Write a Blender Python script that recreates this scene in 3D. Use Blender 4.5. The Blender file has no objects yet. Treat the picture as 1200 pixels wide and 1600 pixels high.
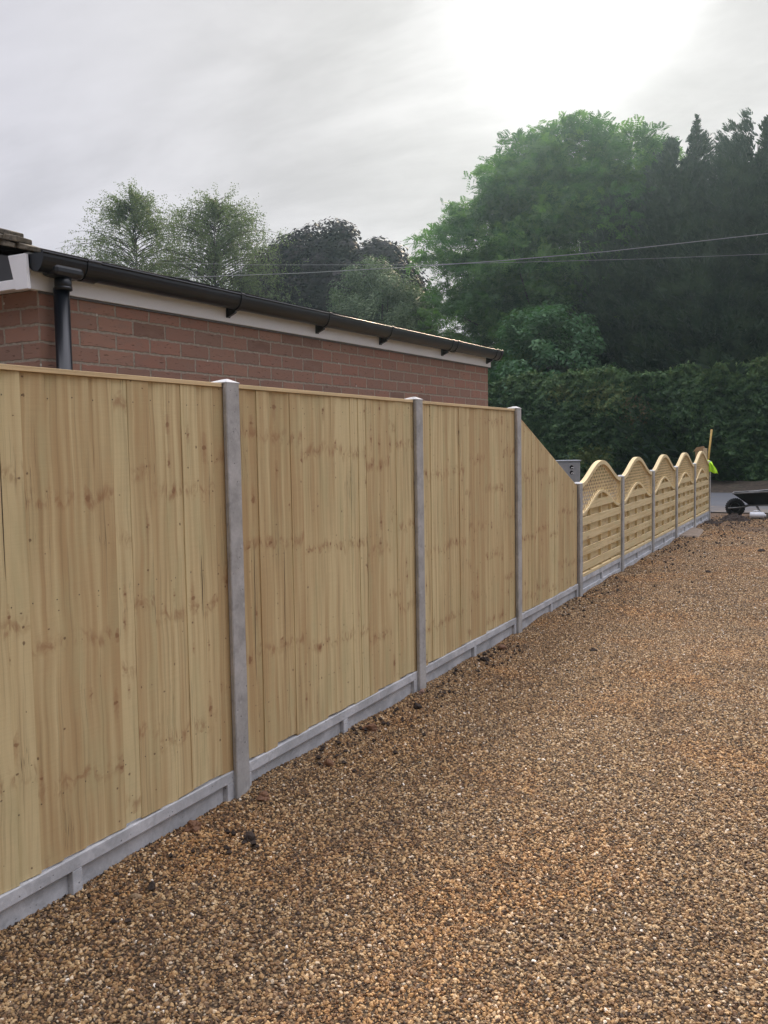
import bpy, math, random
import numpy as np
from mathutils import Matrix, Vector
PI = math.pi
SC = bpy.context.scene
COL = SC.collection
rnd = random.Random(7)

# ------------------------------------------------------------------ camera
F_PX = 1437.3
cam_d = bpy.data.cameras.new("camera")
cam = bpy.data.objects.new("camera", cam_d); COL.objects.link(cam)
yaw, pitch, roll = 0.4672, -0.0724, -0.0165
_cy, _sy, _cp, _sp = math.cos(yaw), math.sin(yaw), math.cos(pitch), math.sin(pitch)
fw = Vector((-_sy*_cp, _cy*_cp, _sp)); rt = Vector((_cy, _sy, 0)); up = rt.cross(fw)
r2 = rt*math.cos(roll)+up*math.sin(roll); u2 = -rt*math.sin(roll)+up*math.cos(roll)
M = Matrix(((r2.x, u2.x, -fw.x, 2.3219), (r2.y, u2.y, -fw.y, -3.1604), (r2.z, u2.z, -fw.z, 1.5197), (0, 0, 0, 1)))
cam.matrix_world = M
cam_d.sensor_fit = 'VERTICAL'; cam_d.sensor_height = 36.0; cam_d.lens = 36.0*F_PX/1600
cam_d.clip_start = 0.05; cam_d.clip_end = 3000
SC.camera = cam
SC.view_settings.view_transform = 'Standard'; SC.view_settings.look = 'None'
SC.view_settings.exposure = 0.0; SC.view_settings.gamma = 1.0

# ------------------------------------------------------------------ node helper
def N(nt, typ, ins=None, **props):
    n = nt.nodes.new('ShaderNode'+typ)
    for k, v in props.items(): setattr(n, k, v)
    for k, v in (ins or {}).items():
        s = n.inputs[k]
        if isinstance(v, bpy.types.NodeSocket): nt.links.new(v, s)
        elif isinstance(v, bpy.types.Node): nt.links.new(v.outputs[0], s)
        else: s.default_value = v
    return n
def MATH(nt, op, a, b=None, c=None, clamp=False):
    ins = {0: a}
    if b is not None: ins[1] = b
    if c is not None: ins[2] = c
    return N(nt, 'Math', ins, operation=op, use_clamp=clamp).outputs[0]
def MIX(nt, f, a, b, mode='MIX'):
    n = nt.nodes.new('ShaderNodeMix'); n.data_type = 'RGBA'; n.blend_type = mode
    for i, v in ((0, f), (6, a), (7, b)):
        s = n.inputs[i]
        if isinstance(v, bpy.types.NodeSocket): nt.links.new(v, s)
        else: s.default_value = (tuple(v)+(1,) if isinstance(v, (tuple, list)) and len(v) == 3 else v)
    return n.outputs[2]
def RAMP(nt, f, stops, interp='LINEAR'):
    n = nt.nodes.new('ShaderNodeValToRGB'); n.color_ramp.interpolation = interp
    el = n.color_ramp.elements
    while len(el) < len(stops): el.new(0.5)
    for e, (p, c) in zip(el, stops):
        e.position = p; e.color = tuple(c)+(1,) if len(c) == 3 else c
    nt.links.new(f, n.inputs[0]); return n.outputs[0]
def SS(nt, x, lo, hi):     # smoothstep 0..1 (also falling when lo > hi)
    n = N(nt, 'MapRange', {0: x, 1: lo, 2: hi}, interpolation_type='SMOOTHSTEP'); return n.outputs[0]
def VM(nt, op, a, b=None, out=0, scale=None):
    ins = {0: a}
    if b is not None: ins[1] = b
    n = N(nt, 'VectorMath', ins, operation=op)
    if scale is not None: n.inputs['Scale'].default_value = scale
    return n.outputs[out]
def NOISE(nt, vec, scale, detail=2.0, rough=0.5, dist=0.0, dims='3D'):
    n = N(nt, 'TexNoise', {'Vector': vec, 'Scale': scale, 'Detail': detail, 'Roughness': rough, 'Distortion': dist}, noise_dimensions=dims)
    return n.outputs[0]
def newmat(name):
    m = bpy.data.materials.new(name); m.use_nodes = True
    nt = m.node_tree; nt.nodes.clear()
    out = nt.nodes.new('ShaderNodeOutputMaterial')
    return m, nt, out
def finish(nt, out, color, rough=0.7, bump=None, bstr=0.4, bdist=0.004, metallic=0.0, spec=0.5, extra=None):
    ins = {'Base Color': color if isinstance(color, bpy.types.NodeSocket) else tuple(color)+(1,), 'Roughness': rough, 'Metallic': metallic, 'Specular IOR Level': spec}
    ins.update(extra or {})
    b = N(nt, 'BsdfPrincipled', ins)
    if bump is not None:
        bn = N(nt, 'Bump', {'Height': bump, 'Strength': bstr, 'Distance': bdist})
        nt.links.new(bn.outputs[0], b.inputs['Normal'])
    nt.links.new(b.outputs[0], out.inputs[0]); return b

# ------------------------------------------------------------------ sky and sun
SUN_EL, SUN_AZ = math.radians(25.4), math.radians(-14.9)   # azimuth measured from +Y towards +X
sd = Vector((math.sin(SUN_AZ)*math.cos(SUN_EL), math.cos(SUN_AZ)*math.cos(SUN_EL), math.sin(SUN_EL)))
w = bpy.data.worlds.new("World"); SC.world = w; w.use_nodes = True
nt = w.node_tree; nt.nodes.clear()
wo = nt.nodes.new('ShaderNodeOutputWorld')
tc = nt.nodes.new('ShaderNodeTexCoord')
D = VM(nt, 'NORMALIZE', tc.outputs['Generated'])
sky = N(nt, 'TexSky', None, sky_type='NISHITA', sun_disc=False, sun_elevation=SUN_EL, sun_rotation=SUN_AZ, dust_density=1.0)
sep = N(nt, 'SeparateXYZ', {0: D})
dz = MATH(nt, 'MAXIMUM', sep.outputs[2], 0.0)
ang = MATH(nt, 'ARCCOSINE', MATH(nt, 'MINIMUM', VM(nt, 'DOT_PRODUCT', D, tuple(sd), out=1), 1.0))
angd = MATH(nt, 'MULTIPLY', ang, 57.2958)
# cloud layer seen in perspective
den = MATH(nt, 'ADD', dz, 0.22)
cv = N(nt, 'CombineXYZ', {0: MATH(nt, 'DIVIDE', sep.outputs[0], den), 1: MATH(nt, 'MULTIPLY', MATH(nt, 'DIVIDE', sep.outputs[1], den), 1.0), 2: 0.0}).outputs[0]
cvr = N(nt, 'Mapping', {0: cv, 'Rotation': (0, 0, math.radians(28)), 'Scale': (1.0, 1.7, 1.0)}).outputs[0]
n1 = NOISE(nt, cvr, 0.95, 6.0, 0.55, 0.6)
n2 = NOISE(nt, cvr, 3.4, 5.0, 0.6, 0.4)
cl = MATH(nt, 'ADD', MATH(nt, 'MULTIPLY', n1, 0.7), MATH(nt, 'MULTIPLY', n2, 0.3))
cl = SS(nt, cl, 0.33, 0.67)
# luminance of the overcast: brighter towards the zenith (CIE overcast), aureole round the veiled sun
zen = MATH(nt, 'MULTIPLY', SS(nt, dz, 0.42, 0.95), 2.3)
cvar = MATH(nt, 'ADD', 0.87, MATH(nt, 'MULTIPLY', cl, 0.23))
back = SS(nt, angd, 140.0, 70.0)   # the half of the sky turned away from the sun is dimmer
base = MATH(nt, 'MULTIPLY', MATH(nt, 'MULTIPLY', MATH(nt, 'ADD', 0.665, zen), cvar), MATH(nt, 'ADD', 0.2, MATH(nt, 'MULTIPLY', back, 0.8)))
g1 = MATH(nt, 'EXPONENT', MATH(nt, 'MULTIPLY', MATH(nt, 'POWER', MATH(nt, 'DIVIDE', angd, 4.4), 2.0), -1.0))
g2 = MATH(nt, 'EXPONENT', MATH(nt, 'MULTIPLY', MATH(nt, 'DIVIDE', angd, 10.0), -1.0))
cm = MATH(nt, 'ADD', 0.35, MATH(nt, 'MULTIPLY', cl, 1.3))
glow = MATH(nt, 'ADD', MATH(nt, 'MULTIPLY', g1, 1.6), MATH(nt, 'MULTIPLY', MATH(nt, 'MULTIPLY', g2, 0.27), cm))
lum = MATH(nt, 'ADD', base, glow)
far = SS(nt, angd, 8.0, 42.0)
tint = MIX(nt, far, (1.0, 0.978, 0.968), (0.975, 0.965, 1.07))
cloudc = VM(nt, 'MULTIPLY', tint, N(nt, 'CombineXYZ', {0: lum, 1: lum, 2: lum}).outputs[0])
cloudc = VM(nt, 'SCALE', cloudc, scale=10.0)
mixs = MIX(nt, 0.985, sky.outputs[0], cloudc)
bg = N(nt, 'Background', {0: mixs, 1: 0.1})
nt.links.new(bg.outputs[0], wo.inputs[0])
sl = bpy.data.lights.new("sun", 'SUN'); sl.energy = 4.4; sl.angle = math.radians(7); sl.color = (1.0, 0.82, 0.58)
so = bpy.data.objects.new("sun", sl); COL.objects.link(so)
so.rotation_euler = sd.to_track_quat('Z', 'Y').to_euler(); so.location = (-6, 20, 15)

# ------------------------------------------------------------------ mesh builder
class MB:
    def __init__(s): s.v = []; s.f = []; s.uv = []; s.mi = []; s.at = []
    def quad(s, P, uv=None, mi=0, at=0.0):
        b = len(s.v); s.v += [tuple(p) for p in P]; s.f.append(tuple(range(b, b+len(P))))
        s.uv += list(uv) if uv else [(0, 0)]*len(P); s.mi.append(mi); s.at.append(at)
    def hexa(s, c, mi=0, at=0.0, uvf=None):
        # c: 8 corners, bottom 0-3 counter-clockwise seen from above, top 4-7
        for q in ((3, 2, 1, 0), (4, 5, 6, 7), (0, 1, 5, 4), (1, 2, 6, 5), (2, 3, 7, 6), (3, 0, 4, 7)):
            P = [c[i] for i in q]
            s.quad(P, [uvf(p) for p in P] if uvf else None, mi, at)
    def box(s, x0, x1, y0, y1, z0, z1, mi=0, at=0.0, uvf=None):
        s.hexa([(x0, y0, z0), (x1, y0, z0), (x1, y1, z0), (x0, y1, z0), (x0, y0, z1), (x1, y0, z1), (x1, y1, z1), (x0, y1, z1)], mi, at, uvf)
    def obox(s, c, ax, ay, az, mi=0, at=0.0):     # oriented box, half vectors
        c, ax, ay, az = Vector(c), Vector(ax), Vector(ay), Vector(az)
        s.hexa([c-ax-ay-az, c+ax-ay-az, c+ax+ay-az, c-ax+ay-az, c-ax-ay+az, c+ax-ay+az, c+ax+ay+az, c-ax+ay+az], mi, at)
    def tube(s, pts, rad, n=8, mi=0, cap=True, at=0.0):
        pts = [Vector(p) for p in pts]
        if not isinstance(rad, (list, tuple)): rad = [rad]*len(pts)
        rings = []; prev = None
        for i, p in enumerate(pts):
            t = (pts[min(i+1, len(pts)-1)]-pts[max(i-1, 0)]).normalized()
            if prev is None:
                a = t.cross(Vector((0, 0, 1)))
                if a.length < 1e-3: a = t.cross(Vector((1, 0, 0)))
            else: a = prev-t*prev.dot(t)
            a.normalize(); prev = a; b = t.cross(a)
            base = len(s.v)
            for k in range(n):
                th = 2*PI*k/n; q = p+(a*math.cos(th)+b*math.sin(th))*rad[i]
                s.v.append(tuple(q))
            rings.append(base)
        for i in range(len(pts)-1):
            for k in range(n):
                k2 = (k+1) % n
                s.f.append((rings[i]+k, rings[i]+k2, rings[i+1]+k2, rings[i+1]+k)); s.uv += [(k/n, i), ((k+1)/n, i), ((k+1)/n, i+1), (k/n, i+1)]
                s.mi.append(mi); s.at.append(at)
        if cap:
            for rr, flip in ((rings[0], 1), (rings[-1], 0)):
                ids = list(range(rr, rr+n)); ids = ids[::-1] if flip else ids
                s.f.append(tuple(ids)); s.uv += [(0, 0)]*n; s.mi.append(mi); s.at.append(at)
    def ext(s, prof, path0, path1, mi=0):
        # prof: closed list of 3D offsets; swept from path0 to path1 (two vectors)
        a = [Vector(path0)+Vector(p) for p in prof]; b = [Vector(path1)+Vector(p) for p in prof]; n = len(prof)
        for i in range(n):
            j = (i+1) % n; s.quad([a[i], a[j], b[j], b[i]], None, mi)
        s.quad(a[::-1], None, mi); s.quad(b, None, mi)
    def build(s, name, mats, parent=None, smooth=False, loc=None, bevel=0.0, fix=True):
        me = bpy.data.meshes.new(name); me.from_pydata([tuple(v) for v in s.v], [], s.f)
        uvl = me.uv_layers.new(name='UVMap'); flat = [c for t in s.uv for c in t]
        if len(flat) == len(me.loops)*2: uvl.data.foreach_set('uv', flat)
        if not isinstance(mats, (list, tuple)): mats = [mats]
        for m in mats: me.materials.append(m)
        me.polygons.foreach_set('material_index', s.mi)
        a = me.attributes.new('tone', 'FLOAT', 'FACE'); a.data.foreach_set('value', s.at)
        if smooth: me.polygons.foreach_set('use_smooth', [True]*len(me.polygons))
        me.update()
        o = bpy.data.objects.new(name, me); COL.objects.link(o)
        if fix or bevel:
            import bmesh
            bm = bmesh.new(); bm.from_mesh(me)
            if bevel or smooth: bmesh.ops.remove_doubles(bm, verts=bm.verts, dist=1e-5)
            bmesh.ops.recalc_face_normals(bm, faces=bm.faces); bm.to_mesh(me); bm.free()
        if bevel:
            md = o.modifiers.new('bevel', 'BEVEL'); md.width = bevel; md.segments = 2; md.limit_method = 'ANGLE'; md.harden_normals = False
        if loc is not None: o.location = loc
        if parent is not None: o.parent = parent
        return o
def tag(o, label=None, cat=None, group=None, kind=None):
    if label: o['label'] = label
    if cat: o['category'] = cat
    if group: o['group'] = group
    if kind: o['kind'] = kind
    return o
def empty(name, loc, label, cat, group=None, rz=0.0):
    o = bpy.data.objects.new(name, None); COL.objects.link(o); o.location = loc; o.rotation_euler = (0, 0, rz); o.empty_display_size = 0.1
    return tag(o, label, cat, group)
def copy_thing(root, loc, label, group=None):
    c = root.copy(); COL.objects.link(c); c.location = loc; c['label'] = label
    if group: c['group'] = group
    for ch in [o for o in bpy.data.objects if o.parent == root]:
        d = ch.copy(); COL.objects.link(d); d.parent = c
        for g in [o for o in bpy.data.objects if o.parent == ch]:
            e = g.copy(); COL.objects.link(e); e.parent = d
    return c

# ------------------------------------------------------------------ materials
def mat_wood(name, pale, brown, green, knots=1.0, whorl=1.0, horizontal=False, var=1.0):
    m, nt, out = newmat(name)
    uv = N(nt, 'UVMap').outputs[0]
    tone = N(nt, 'Attribute', None, attribute_name='tone').outputs['Fac']
    s = N(nt, 'SeparateXYZ', {0: uv}); u, v = s.outputs[0], s.outputs[1]
    wig = MATH(nt, 'MULTIPLY', MATH(nt, 'SUBTRACT', NOISE(nt, uv, 3.0, 2.0), 0.5), 0.03)
    uw = MATH(nt, 'ADD', u, wig)
    def vec(a, b, c=0.0): return N(nt, 'CombineXYZ', {0: MATH(nt, 'MULTIPLY', uw, a), 1: MATH(nt, 'MULTIPLY', v, b), 2: c}).outputs[0]
    band = NOISE(nt, vec(34, 0.9), 1.0, 2.0, 0.5)
    band2 = NOISE(nt, vec(85, 1.3, 4.0), 1.0, 2.0, 0.5)
    fine = NOISE(nt, vec(420, 7), 1.0, 3.0, 0.6)
    blot = NOISE(nt, vec(9, 2.2, 9.0), 1.0, 3.0, 0.55)
    saw = NOISE(nt, vec(6, 260), 1.0, 1.0, 0.5)
    col = MIX(nt, SS(nt, MATH(nt, 'ADD', MATH(nt, 'MULTIPLY', band, 0.7), MATH(nt, 'MULTIPLY', tone, 0.3*var)), 0.36, 0.68), pale, brown)
    col = MIX(nt, MATH(nt, 'MULTIPLY', SS(nt, blot, 0.45, 0.75), 0.6), col, green)
    col = MIX(nt, MATH(nt, 'MULTIPLY', SS(nt, band2, 0.52, 0.72), 0.42), col, tuple(c*0.62 for c in brown))
    f = MATH(nt, 'ADD', 0.86, MATH(nt, 'MULTIPLY', fine, 0.16))
    f = MATH(nt, 'ADD', f, MATH(nt, 'MULTIPLY', saw, 0.12))
    col = VM(nt, 'MULTIPLY', col, N(nt, 'CombineXYZ', {0: f, 1: f, 2: f}).outputs[0])
    # whorls: knot rows at repeating heights
    vw = MATH(nt, 'ADD', v, MATH(nt, 'MULTIPLY', MATH(nt, 'SUBTRACT', NOISE(nt, vec(14, 0.6, 2.0), 1.0, 1.0), 0.5), 0.10))
    fr = MATH(nt, 'ABSOLUTE', MATH(nt, 'SUBTRACT', MATH(nt, 'FRACT', MATH(nt, 'MULTIPLY', vw, 2.05)), 0.5))
    wh = MATH(nt, 'MULTIPLY', SS(nt, fr, 0.095, 0.0), whorl)
    whn = MATH(nt, 'MULTIPLY', wh, SS(nt, NOISE(nt, vec(26, 14, 5.0), 1.0, 3.0, 0.6, 1.0), 0.42, 0.66))
    col = MIX(nt, MATH(nt, 'MULTIPLY', whn, 0.62), col, (0.30, 0.15, 0.07))
    # knots
    def knots_layer(scale, thr, rad, seed):
        vc = N(nt, 'CombineXYZ', {0: MATH(nt, 'ADD', u, seed), 1: v, 2: 0.0}).outputs[0]
        vo = N(nt, 'TexVoronoi', {'Vector': vc, 'Scale': scale, 'Randomness': 1.0}, voronoi_dimensions='2D')
        dv = VM(nt, 'SUBTRACT', vc, vo.outputs['Position'])
        sp = N(nt, 'SeparateXYZ', {0: dv})
        cr = N(nt, 'SeparateXYZ', {0: vo.outputs['Color']})
        keep = MATH(nt, 'LESS_THAN', cr.outputs[0], MATH(nt, 'ADD', thr, MATH(nt, 'MULTIPLY', wh, 0.5)))
        rr = MATH(nt, 'ADD', rad*0.45, MATH(nt, 'MULTIPLY', cr.outputs[1], rad))
        tw = MATH(nt, 'MULTIPLY', MATH(nt, 'SUBTRACT', NOISE(nt, vc, 75, 3.0), 0.5), rad*2.0)
        k = MATH(nt, 'SQRT', MATH(nt, 'ADD', MATH(nt, 'POWER', sp.outputs[0], 2.0), MATH(nt, 'POWER', MATH(nt, 'MULTIPLY', sp.outputs[1], MATH(nt, 'ADD', 0.7, cr.outputs[2])), 2.0)))
        k = MATH(nt, 'DIVIDE', MATH(nt, 'ADD', k, tw), rr)
        h = MATH(nt, 'SQRT', MATH(nt, 'ADD', MATH(nt, 'POWER', MATH(nt, 'MULTIPLY', sp.outputs[0], 1.3), 2.0), MATH(nt, 'POWER', MATH(nt, 'MULTIPLY', sp.outputs[1], 0.28), 2.0)))
        h = MATH(nt, 'DIVIDE', MATH(nt, 'ADD', h, tw), MATH(nt, 'MULTIPLY', rr, 1.8))
        return MATH(nt, 'MULTIPLY', SS(nt, k, 1.0, 0.45), keep), MATH(nt, 'MULTIPLY', SS(nt, h, 1.0, 0.0), keep)
    k1, h1 = knots_layer(8.5, 0.11*knots, 0.0125, 0.0)
    k2, h2 = knots_layer(17.0, 0.12*knots, 0.0048, 3.3)
    col = MIX(nt, MATH(nt, 'MULTIPLY', h1, 0.5), col, (0.34, 0.185, 0.09))
    col = MIX(nt, MATH(nt, 'MULTIPLY', k1, 0.62), col, (0.22, 0.105, 0.05))
    col = MIX(nt, MATH(nt, 'MULTIPLY', k2, 0.75), col, (0.12, 0.065, 0.035))
    # fine drying splits, long and dark
    sn = NOISE(nt, vec(150, 1.1, 7.0), 1.0, 1.0)
    spl = MATH(nt, 'MULTIPLY', SS(nt, MATH(nt, 'ABSOLUTE', MATH(nt, 'SUBTRACT', sn, 0.5)), 0.010, 0.0), SS(nt, NOISE(nt, vec(12, 1.6, 1.0), 1.0, 1.0), 0.58, 0.64))
    col = MIX(nt, MATH(nt, 'MULTIPLY', spl, 0.85), col, (0.05, 0.03, 0.02))
    h = MATH(nt, 'ADD', MATH(nt, 'MULTIPLY', fine, 0.5), MATH(nt, 'MULTIPLY', band2, 0.5))
    h = MATH(nt, 'SUBTRACT', h, MATH(nt, 'MULTIPLY', spl, 2.0))
    finish(nt, out, col, 0.78, h, 0.35, 0.0015, spec=0.25)
    return m
WOOD = mat_wood('treated_featheredge_softwood', (0.64, 0.525, 0.29), (0.47, 0.33, 0.165), (0.48, 0.42, 0.225), 1.2)
WOODCAP = mat_wood('planed_capping_softwood', (0.66, 0.50, 0.28), (0.52, 0.37, 0.2), (0.52, 0.43, 0.24), 0.3, 0.0)
WOODARCH = mat_wood('pressure_treated_pine_slats', (0.70, 0.57, 0.33), (0.58, 0.44, 0.23), (0.54, 0.48, 0.26), 0.8, 0.35)

def mat_concrete(name, base, dark):
    m, nt, out = newmat(name)
    P = N(nt, 'NewGeometry').outputs['Position']
    a = NOISE(nt, P, 6.0, 5.0, 0.6); b = NOISE(nt, P, 60.0, 4.0, 0.65); c = NOISE(nt, P, 420.0, 2.0, 0.6)
    col = MIX(nt, SS(nt, a, 0.32, 0.68), dark, base)
    st = NOISE(nt, P, 13.0, 3.0, 0.55, 0.6); col = MIX(nt, MATH(nt, 'MULTIPLY', SS(nt, st, 0.56, 0.62), 0.24), col, tuple(x*0.62 for x in dark))
    lt = NOISE(nt, P, 22.0, 3.0, 0.6); col = MIX(nt, MATH(nt, 'MULTIPLY', SS(nt, lt, 0.6, 0.72), 0.35), col, tuple(min(.7, x*1.35) for x in base))
    f = MATH(nt, 'ADD', 0.66, MATH(nt, 'ADD', MATH(nt, 'MULTIPLY', b, 0.36), MATH(nt, 'MULTIPLY', c, 0.30)))
    col = VM(nt, 'MULTIPLY', col, N(nt, 'CombineXYZ', {0: f, 1: f, 2: f}).outputs[0])
    vo = N(nt, 'TexVoronoi', {'Vector': P, 'Scale': 48.0})
    cr = N(nt, 'SeparateXYZ', {0: vo.outputs['Color']})
    pit = MATH(nt, 'MULTIPLY', SS(nt, MATH(nt, 'DIVIDE', vo.outputs[0], MATH(nt, 'ADD', 0.08, MATH(nt, 'MULTIPLY', cr.outputs[1], 0.13))), 1.0, 0.6), MATH(nt, 'LESS_THAN', cr.outputs[0], 0.5))
    col = MIX(nt, MATH(nt, 'MULTIPLY', pit, 0.75), col, tuple(x*0.28 for x in base))
    h = MATH(nt, 'SUBTRACT', MATH(nt, 'ADD', MATH(nt, 'MULTIPLY', c, 0.4), MATH(nt, 'MULTIPLY', b, 0.6)), MATH(nt, 'MULTIPLY', pit, 2.0))
    finish(nt, out, col, 0.9, h, 0.6, 0.0018, spec=0.2)
    return m
CONC = mat_concrete('cast_concrete_post', (0.46, 0.45, 0.435), (0.33, 0.325, 0.31))
CONC2 = mat_concrete('cast_concrete_gravel_board', (0.56, 0.57, 0.585), (0.40, 0.41, 0.42))

def mat_simple(name, color, rough=0.5, metallic=0.0, nscale=30.0, namp=0.15, bstr=0.15, spec=0.5, dirt=None):
    m, nt, out = newmat(name)
    P = N(nt, 'NewGeometry').outputs['Position']
    n = NOISE(nt, P, nscale, 4.0, 0.6)
    f = MATH(nt, 'ADD', 1.0-namp/2, MATH(nt, 'MULTIPLY', MATH(nt, 'SUBTRACT', n, 0.5), namp*2))
    col = VM(nt, 'MULTIPLY', tuple(color), N(nt, 'CombineXYZ', {0: f, 1: f, 2: f}).outputs[0])
    if dirt: col = MIX(nt, MATH(nt, 'MULTIPLY', SS(nt, NOISE(nt, P, nscale*0.25, 4.0, 0.6), 0.5, 0.75), 0.6), col, dirt)
    finish(nt, out, col, rough, n, bstr, 0.002, metallic, spec)
    return m
WHITE_PVC = mat_simple('white_upvc', (0.86, 0.88, 0.91), 0.35, 0, 8, 0.06, 0.05, dirt=(0.72, 0.73, 0.73))
BLACK_PVC = mat_simple('black_upvc', (0.007, 0.010, 0.016), 0.30, 0, 12, 0.4, 0.05, dirt=(0.016, 0.018, 0.02))
DARK_CLAD = mat_simple('dark_slate_cladding', (0.045, 0.048, 0.055), 0.6, 0, 10, 0.3, 0.2)
TILE = mat_simple('concrete_roof_tile', (0.045, 0.043, 0.045), 0.85, 0, 14, 0.6, 0.5, dirt=(0.06, 0.058, 0.052), spec=0.05)
VERGE = mat_simple('mossy_verge_mortar', (0.20, 0.17, 0.12), 0.95, 0, 45, 0.9, 0.9, dirt=(0.07, 0.06, 0.045))
GALV = mat_simple('galvanised_steel', (0.36, 0.39, 0.43), 0.45, 0.35, 15, 0.3, 0.1)
TUBE_ST = mat_simple('painted_steel_tube', (0.22, 0.22, 0.22), 0.4, 0.6, 20, 0.3, 0.1)
BLACK_PL = mat_simple('black_dusty_plastic', (0.010, 0.010, 0.011), 0.6, 0, 12, 0.5, 0.2, dirt=(0.035, 0.03, 0.026), spec=0.2)
RUBBER = mat_simple('rubber', (0.018, 0.018, 0.018), 0.85, 0, 25, 0.5, 0.4)
WHITE_PL = mat_simple('white_plastic', (0.75, 0.78, 0.84), 0.45, 0, 20, 0.15, 0.3)
YELLOW_W = mat_simple('yellow_shaft', (0.52, 0.34, 0.07), 0.5, 0, 30, 0.3, 0.2)
HIVIS = mat_simple('fluorescent_yellow_green_fabric', (0.52, 0.95, 0.03), 0.8, 0, 30, 0.15, 0.3)
TIMBER_P = mat_simple('pale_sawn_timber', (0.62, 0.50, 0.33), 0.8, 0, 25, 0.3, 0.3)
TIMBER_B = mat_simple('brown_timber', (0.38, 0.25, 0.13), 0.8, 0, 25, 0.3, 0.3)
CABLE = mat_simple('grey_cable_sheath', (0.30, 0.31, 0.33), 0.5, 0, 5, 0.1, 0.0)
NAIL = mat_simple('rusty_nail_head', (0.045, 0.035, 0.03), 0.6, 0.3, 60, 0.4, 0.1)

SPLIT_LAP = mat_simple('dark_split_and_lap_shade', (0.035, 0.022, 0.014), 0.95)
def mat_brick():
    m, nt, out = newmat('rustic_red_brick')
    uv = N(nt, 'UVMap').outputs[0]
    wob = NOISE(nt, uv, 25.0, 2.0); wv = MATH(nt, 'MULTIPLY', MATH(nt, 'SUBTRACT', wob, 0.5), 0.013)
    uvw = VM(nt, 'ADD', uv, N(nt, 'CombineXYZ', {0: wv, 1: wv, 2: 0.0}).outputs[0])
    def br(c1, c2, mo, off):
        b = N(nt, 'TexBrick', {'Vector': uvw, 'Color1': c1, 'Color2': c2, 'Mortar': mo, 'Scale': 1.0, 'Mortar Size': 0.0068, 'Mortar Smooth': 0.35, 'Bias': 0.0, 'Brick Width': 0.225, 'Row Height': 0.075})
        b.offset = 0.5; return b
    b = br((0, 0, 0, 1), (1, 1, 1, 1), (0.5, 0.5, 0.5, 1), 0)
    per = N(nt, 'SeparateXYZ', {0: b.outputs['Color']}).outputs[0]
    c = RAMP(nt, per, [(0.0, (0.21, 0.130, 0.100)), (0.25, (0.29, 0.170, 0.128)), (0.5, (0.34, 0.20, 0.148)), (0.75, (0.32, 0.17, 0.128)), (1.0, (0.26, 0.168, 0.13))])
    sx = N(nt, 'Mapping', {0: uvw, 'Scale': (22, 130, 1)}).outputs[0]
    crease = SS(nt, NOISE(nt, sx, 1.0, 3.0, 0.6, 0.5), 0.60, 0.72)
    sx2 = N(nt, 'Mapping', {0: uvw, 'Scale': (9, 20, 1)}).outputs[0]
    blotch = NOISE(nt, sx2, 1.0, 4.0, 0.6)
    c = MIX(nt, MATH(nt, 'MULTIPLY', SS(nt, blotch, 0.42, 0.7), 0.6), c, (0.27, 0.18, 0.145))
    c = MIX(nt, MATH(nt, 'MULTIPLY', crease, 0.75), c, (0.08, 0.045, 0.035))
    grit = NOISE(nt, uvw, 320.0, 3.0, 0.7)
    g = MATH(nt, 'ADD', 0.8, MATH(nt, 'MULTIPLY', grit, 0.4))
    c = VM(nt, 'MULTIPLY', c, N(nt, 'CombineXYZ', {0: g, 1: g, 2: g}).outputs[0])
    mort = MIX(nt, SS(nt, NOISE(nt, uvw, 40.0, 4.0, 0.7), 0.3, 0.7), (0.26, 0.22, 0.175), (0.38, 0.335, 0.275))
    mf = b.outputs['Fac']
    col = MIX(nt, mf, c, mort)
    sp = N(nt, 'TexVoronoi', {'Vector': uvw, 'Scale': 9.0}, voronoi_dimensions='2D')
    spc = N(nt, 'SeparateXYZ', {0: sp.outputs['Color']})
    spot = MATH(nt, 'MULTIPLY', SS(nt, sp.outputs[0], 0.07, 0.03), MATH(nt, 'LESS_THAN', spc.outputs[0], 0.05))
    col = MIX(nt, MATH(nt, 'MULTIPLY', spot, 0.8), col, (0.6, 0.57, 0.52))
    h = MATH(nt, 'ADD', MATH(nt, 'MULTIPLY', MATH(nt, 'SUBTRACT', 1.0, mf), 1.0), MATH(nt, 'MULTIPLY', grit, 0.18))
    h = MATH(nt, 'SUBTRACT', h, MATH(nt, 'MULTIPLY', crease, 0.35))
    finish(nt, out, col, 0.92, h, 0.8, 0.006, spec=0.15)
    return m
BRICK = mat_brick()

def mat_leaf(name, cols, trans=0.3, spec=0.3, rough=0.55):
    m, nt, out = newmat(name)
    t = N(nt, 'Attribute', None, attribute_name='tone').outputs['Fac']
    st = [(i/(len(cols)-1), c) for i, c in enumerate(cols)]
    c = RAMP(nt, t, st)
    d = N(nt, 'BsdfPrincipled', {'Base Color': c, 'Roughness': rough, 'Specular IOR Level': spec})
    tr = N(nt, 'BsdfTranslucent', {0: VM(nt, 'MULTIPLY', c, (1.5, 1.8, 0.7))})
    mx = N(nt, 'MixShader', {0: trans, 1: d.outputs[0], 2: tr.outputs[0]})
    nt.links.new(mx.outputs[0], out.inputs[0]); return m
L_WALNUT = mat_leaf('walnut_leaves', [(0.026, 0.072, 0.026), (0.062, 0.14, 0.046), (0.13, 0.225, 0.075)], 0.4)
L_CONIFER = mat_leaf('cypress_foliage', [(0.012, 0.030, 0.019), (0.026, 0.055, 0.032), (0.052, 0.085, 0.045)], 0.1)
L_SHRUB = mat_leaf('shrub_leaves', [(0.035, 0.10, 0.04), (0.06, 0.15, 0.06), (0.10, 0.20, 0.08)], 0.3)
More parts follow.
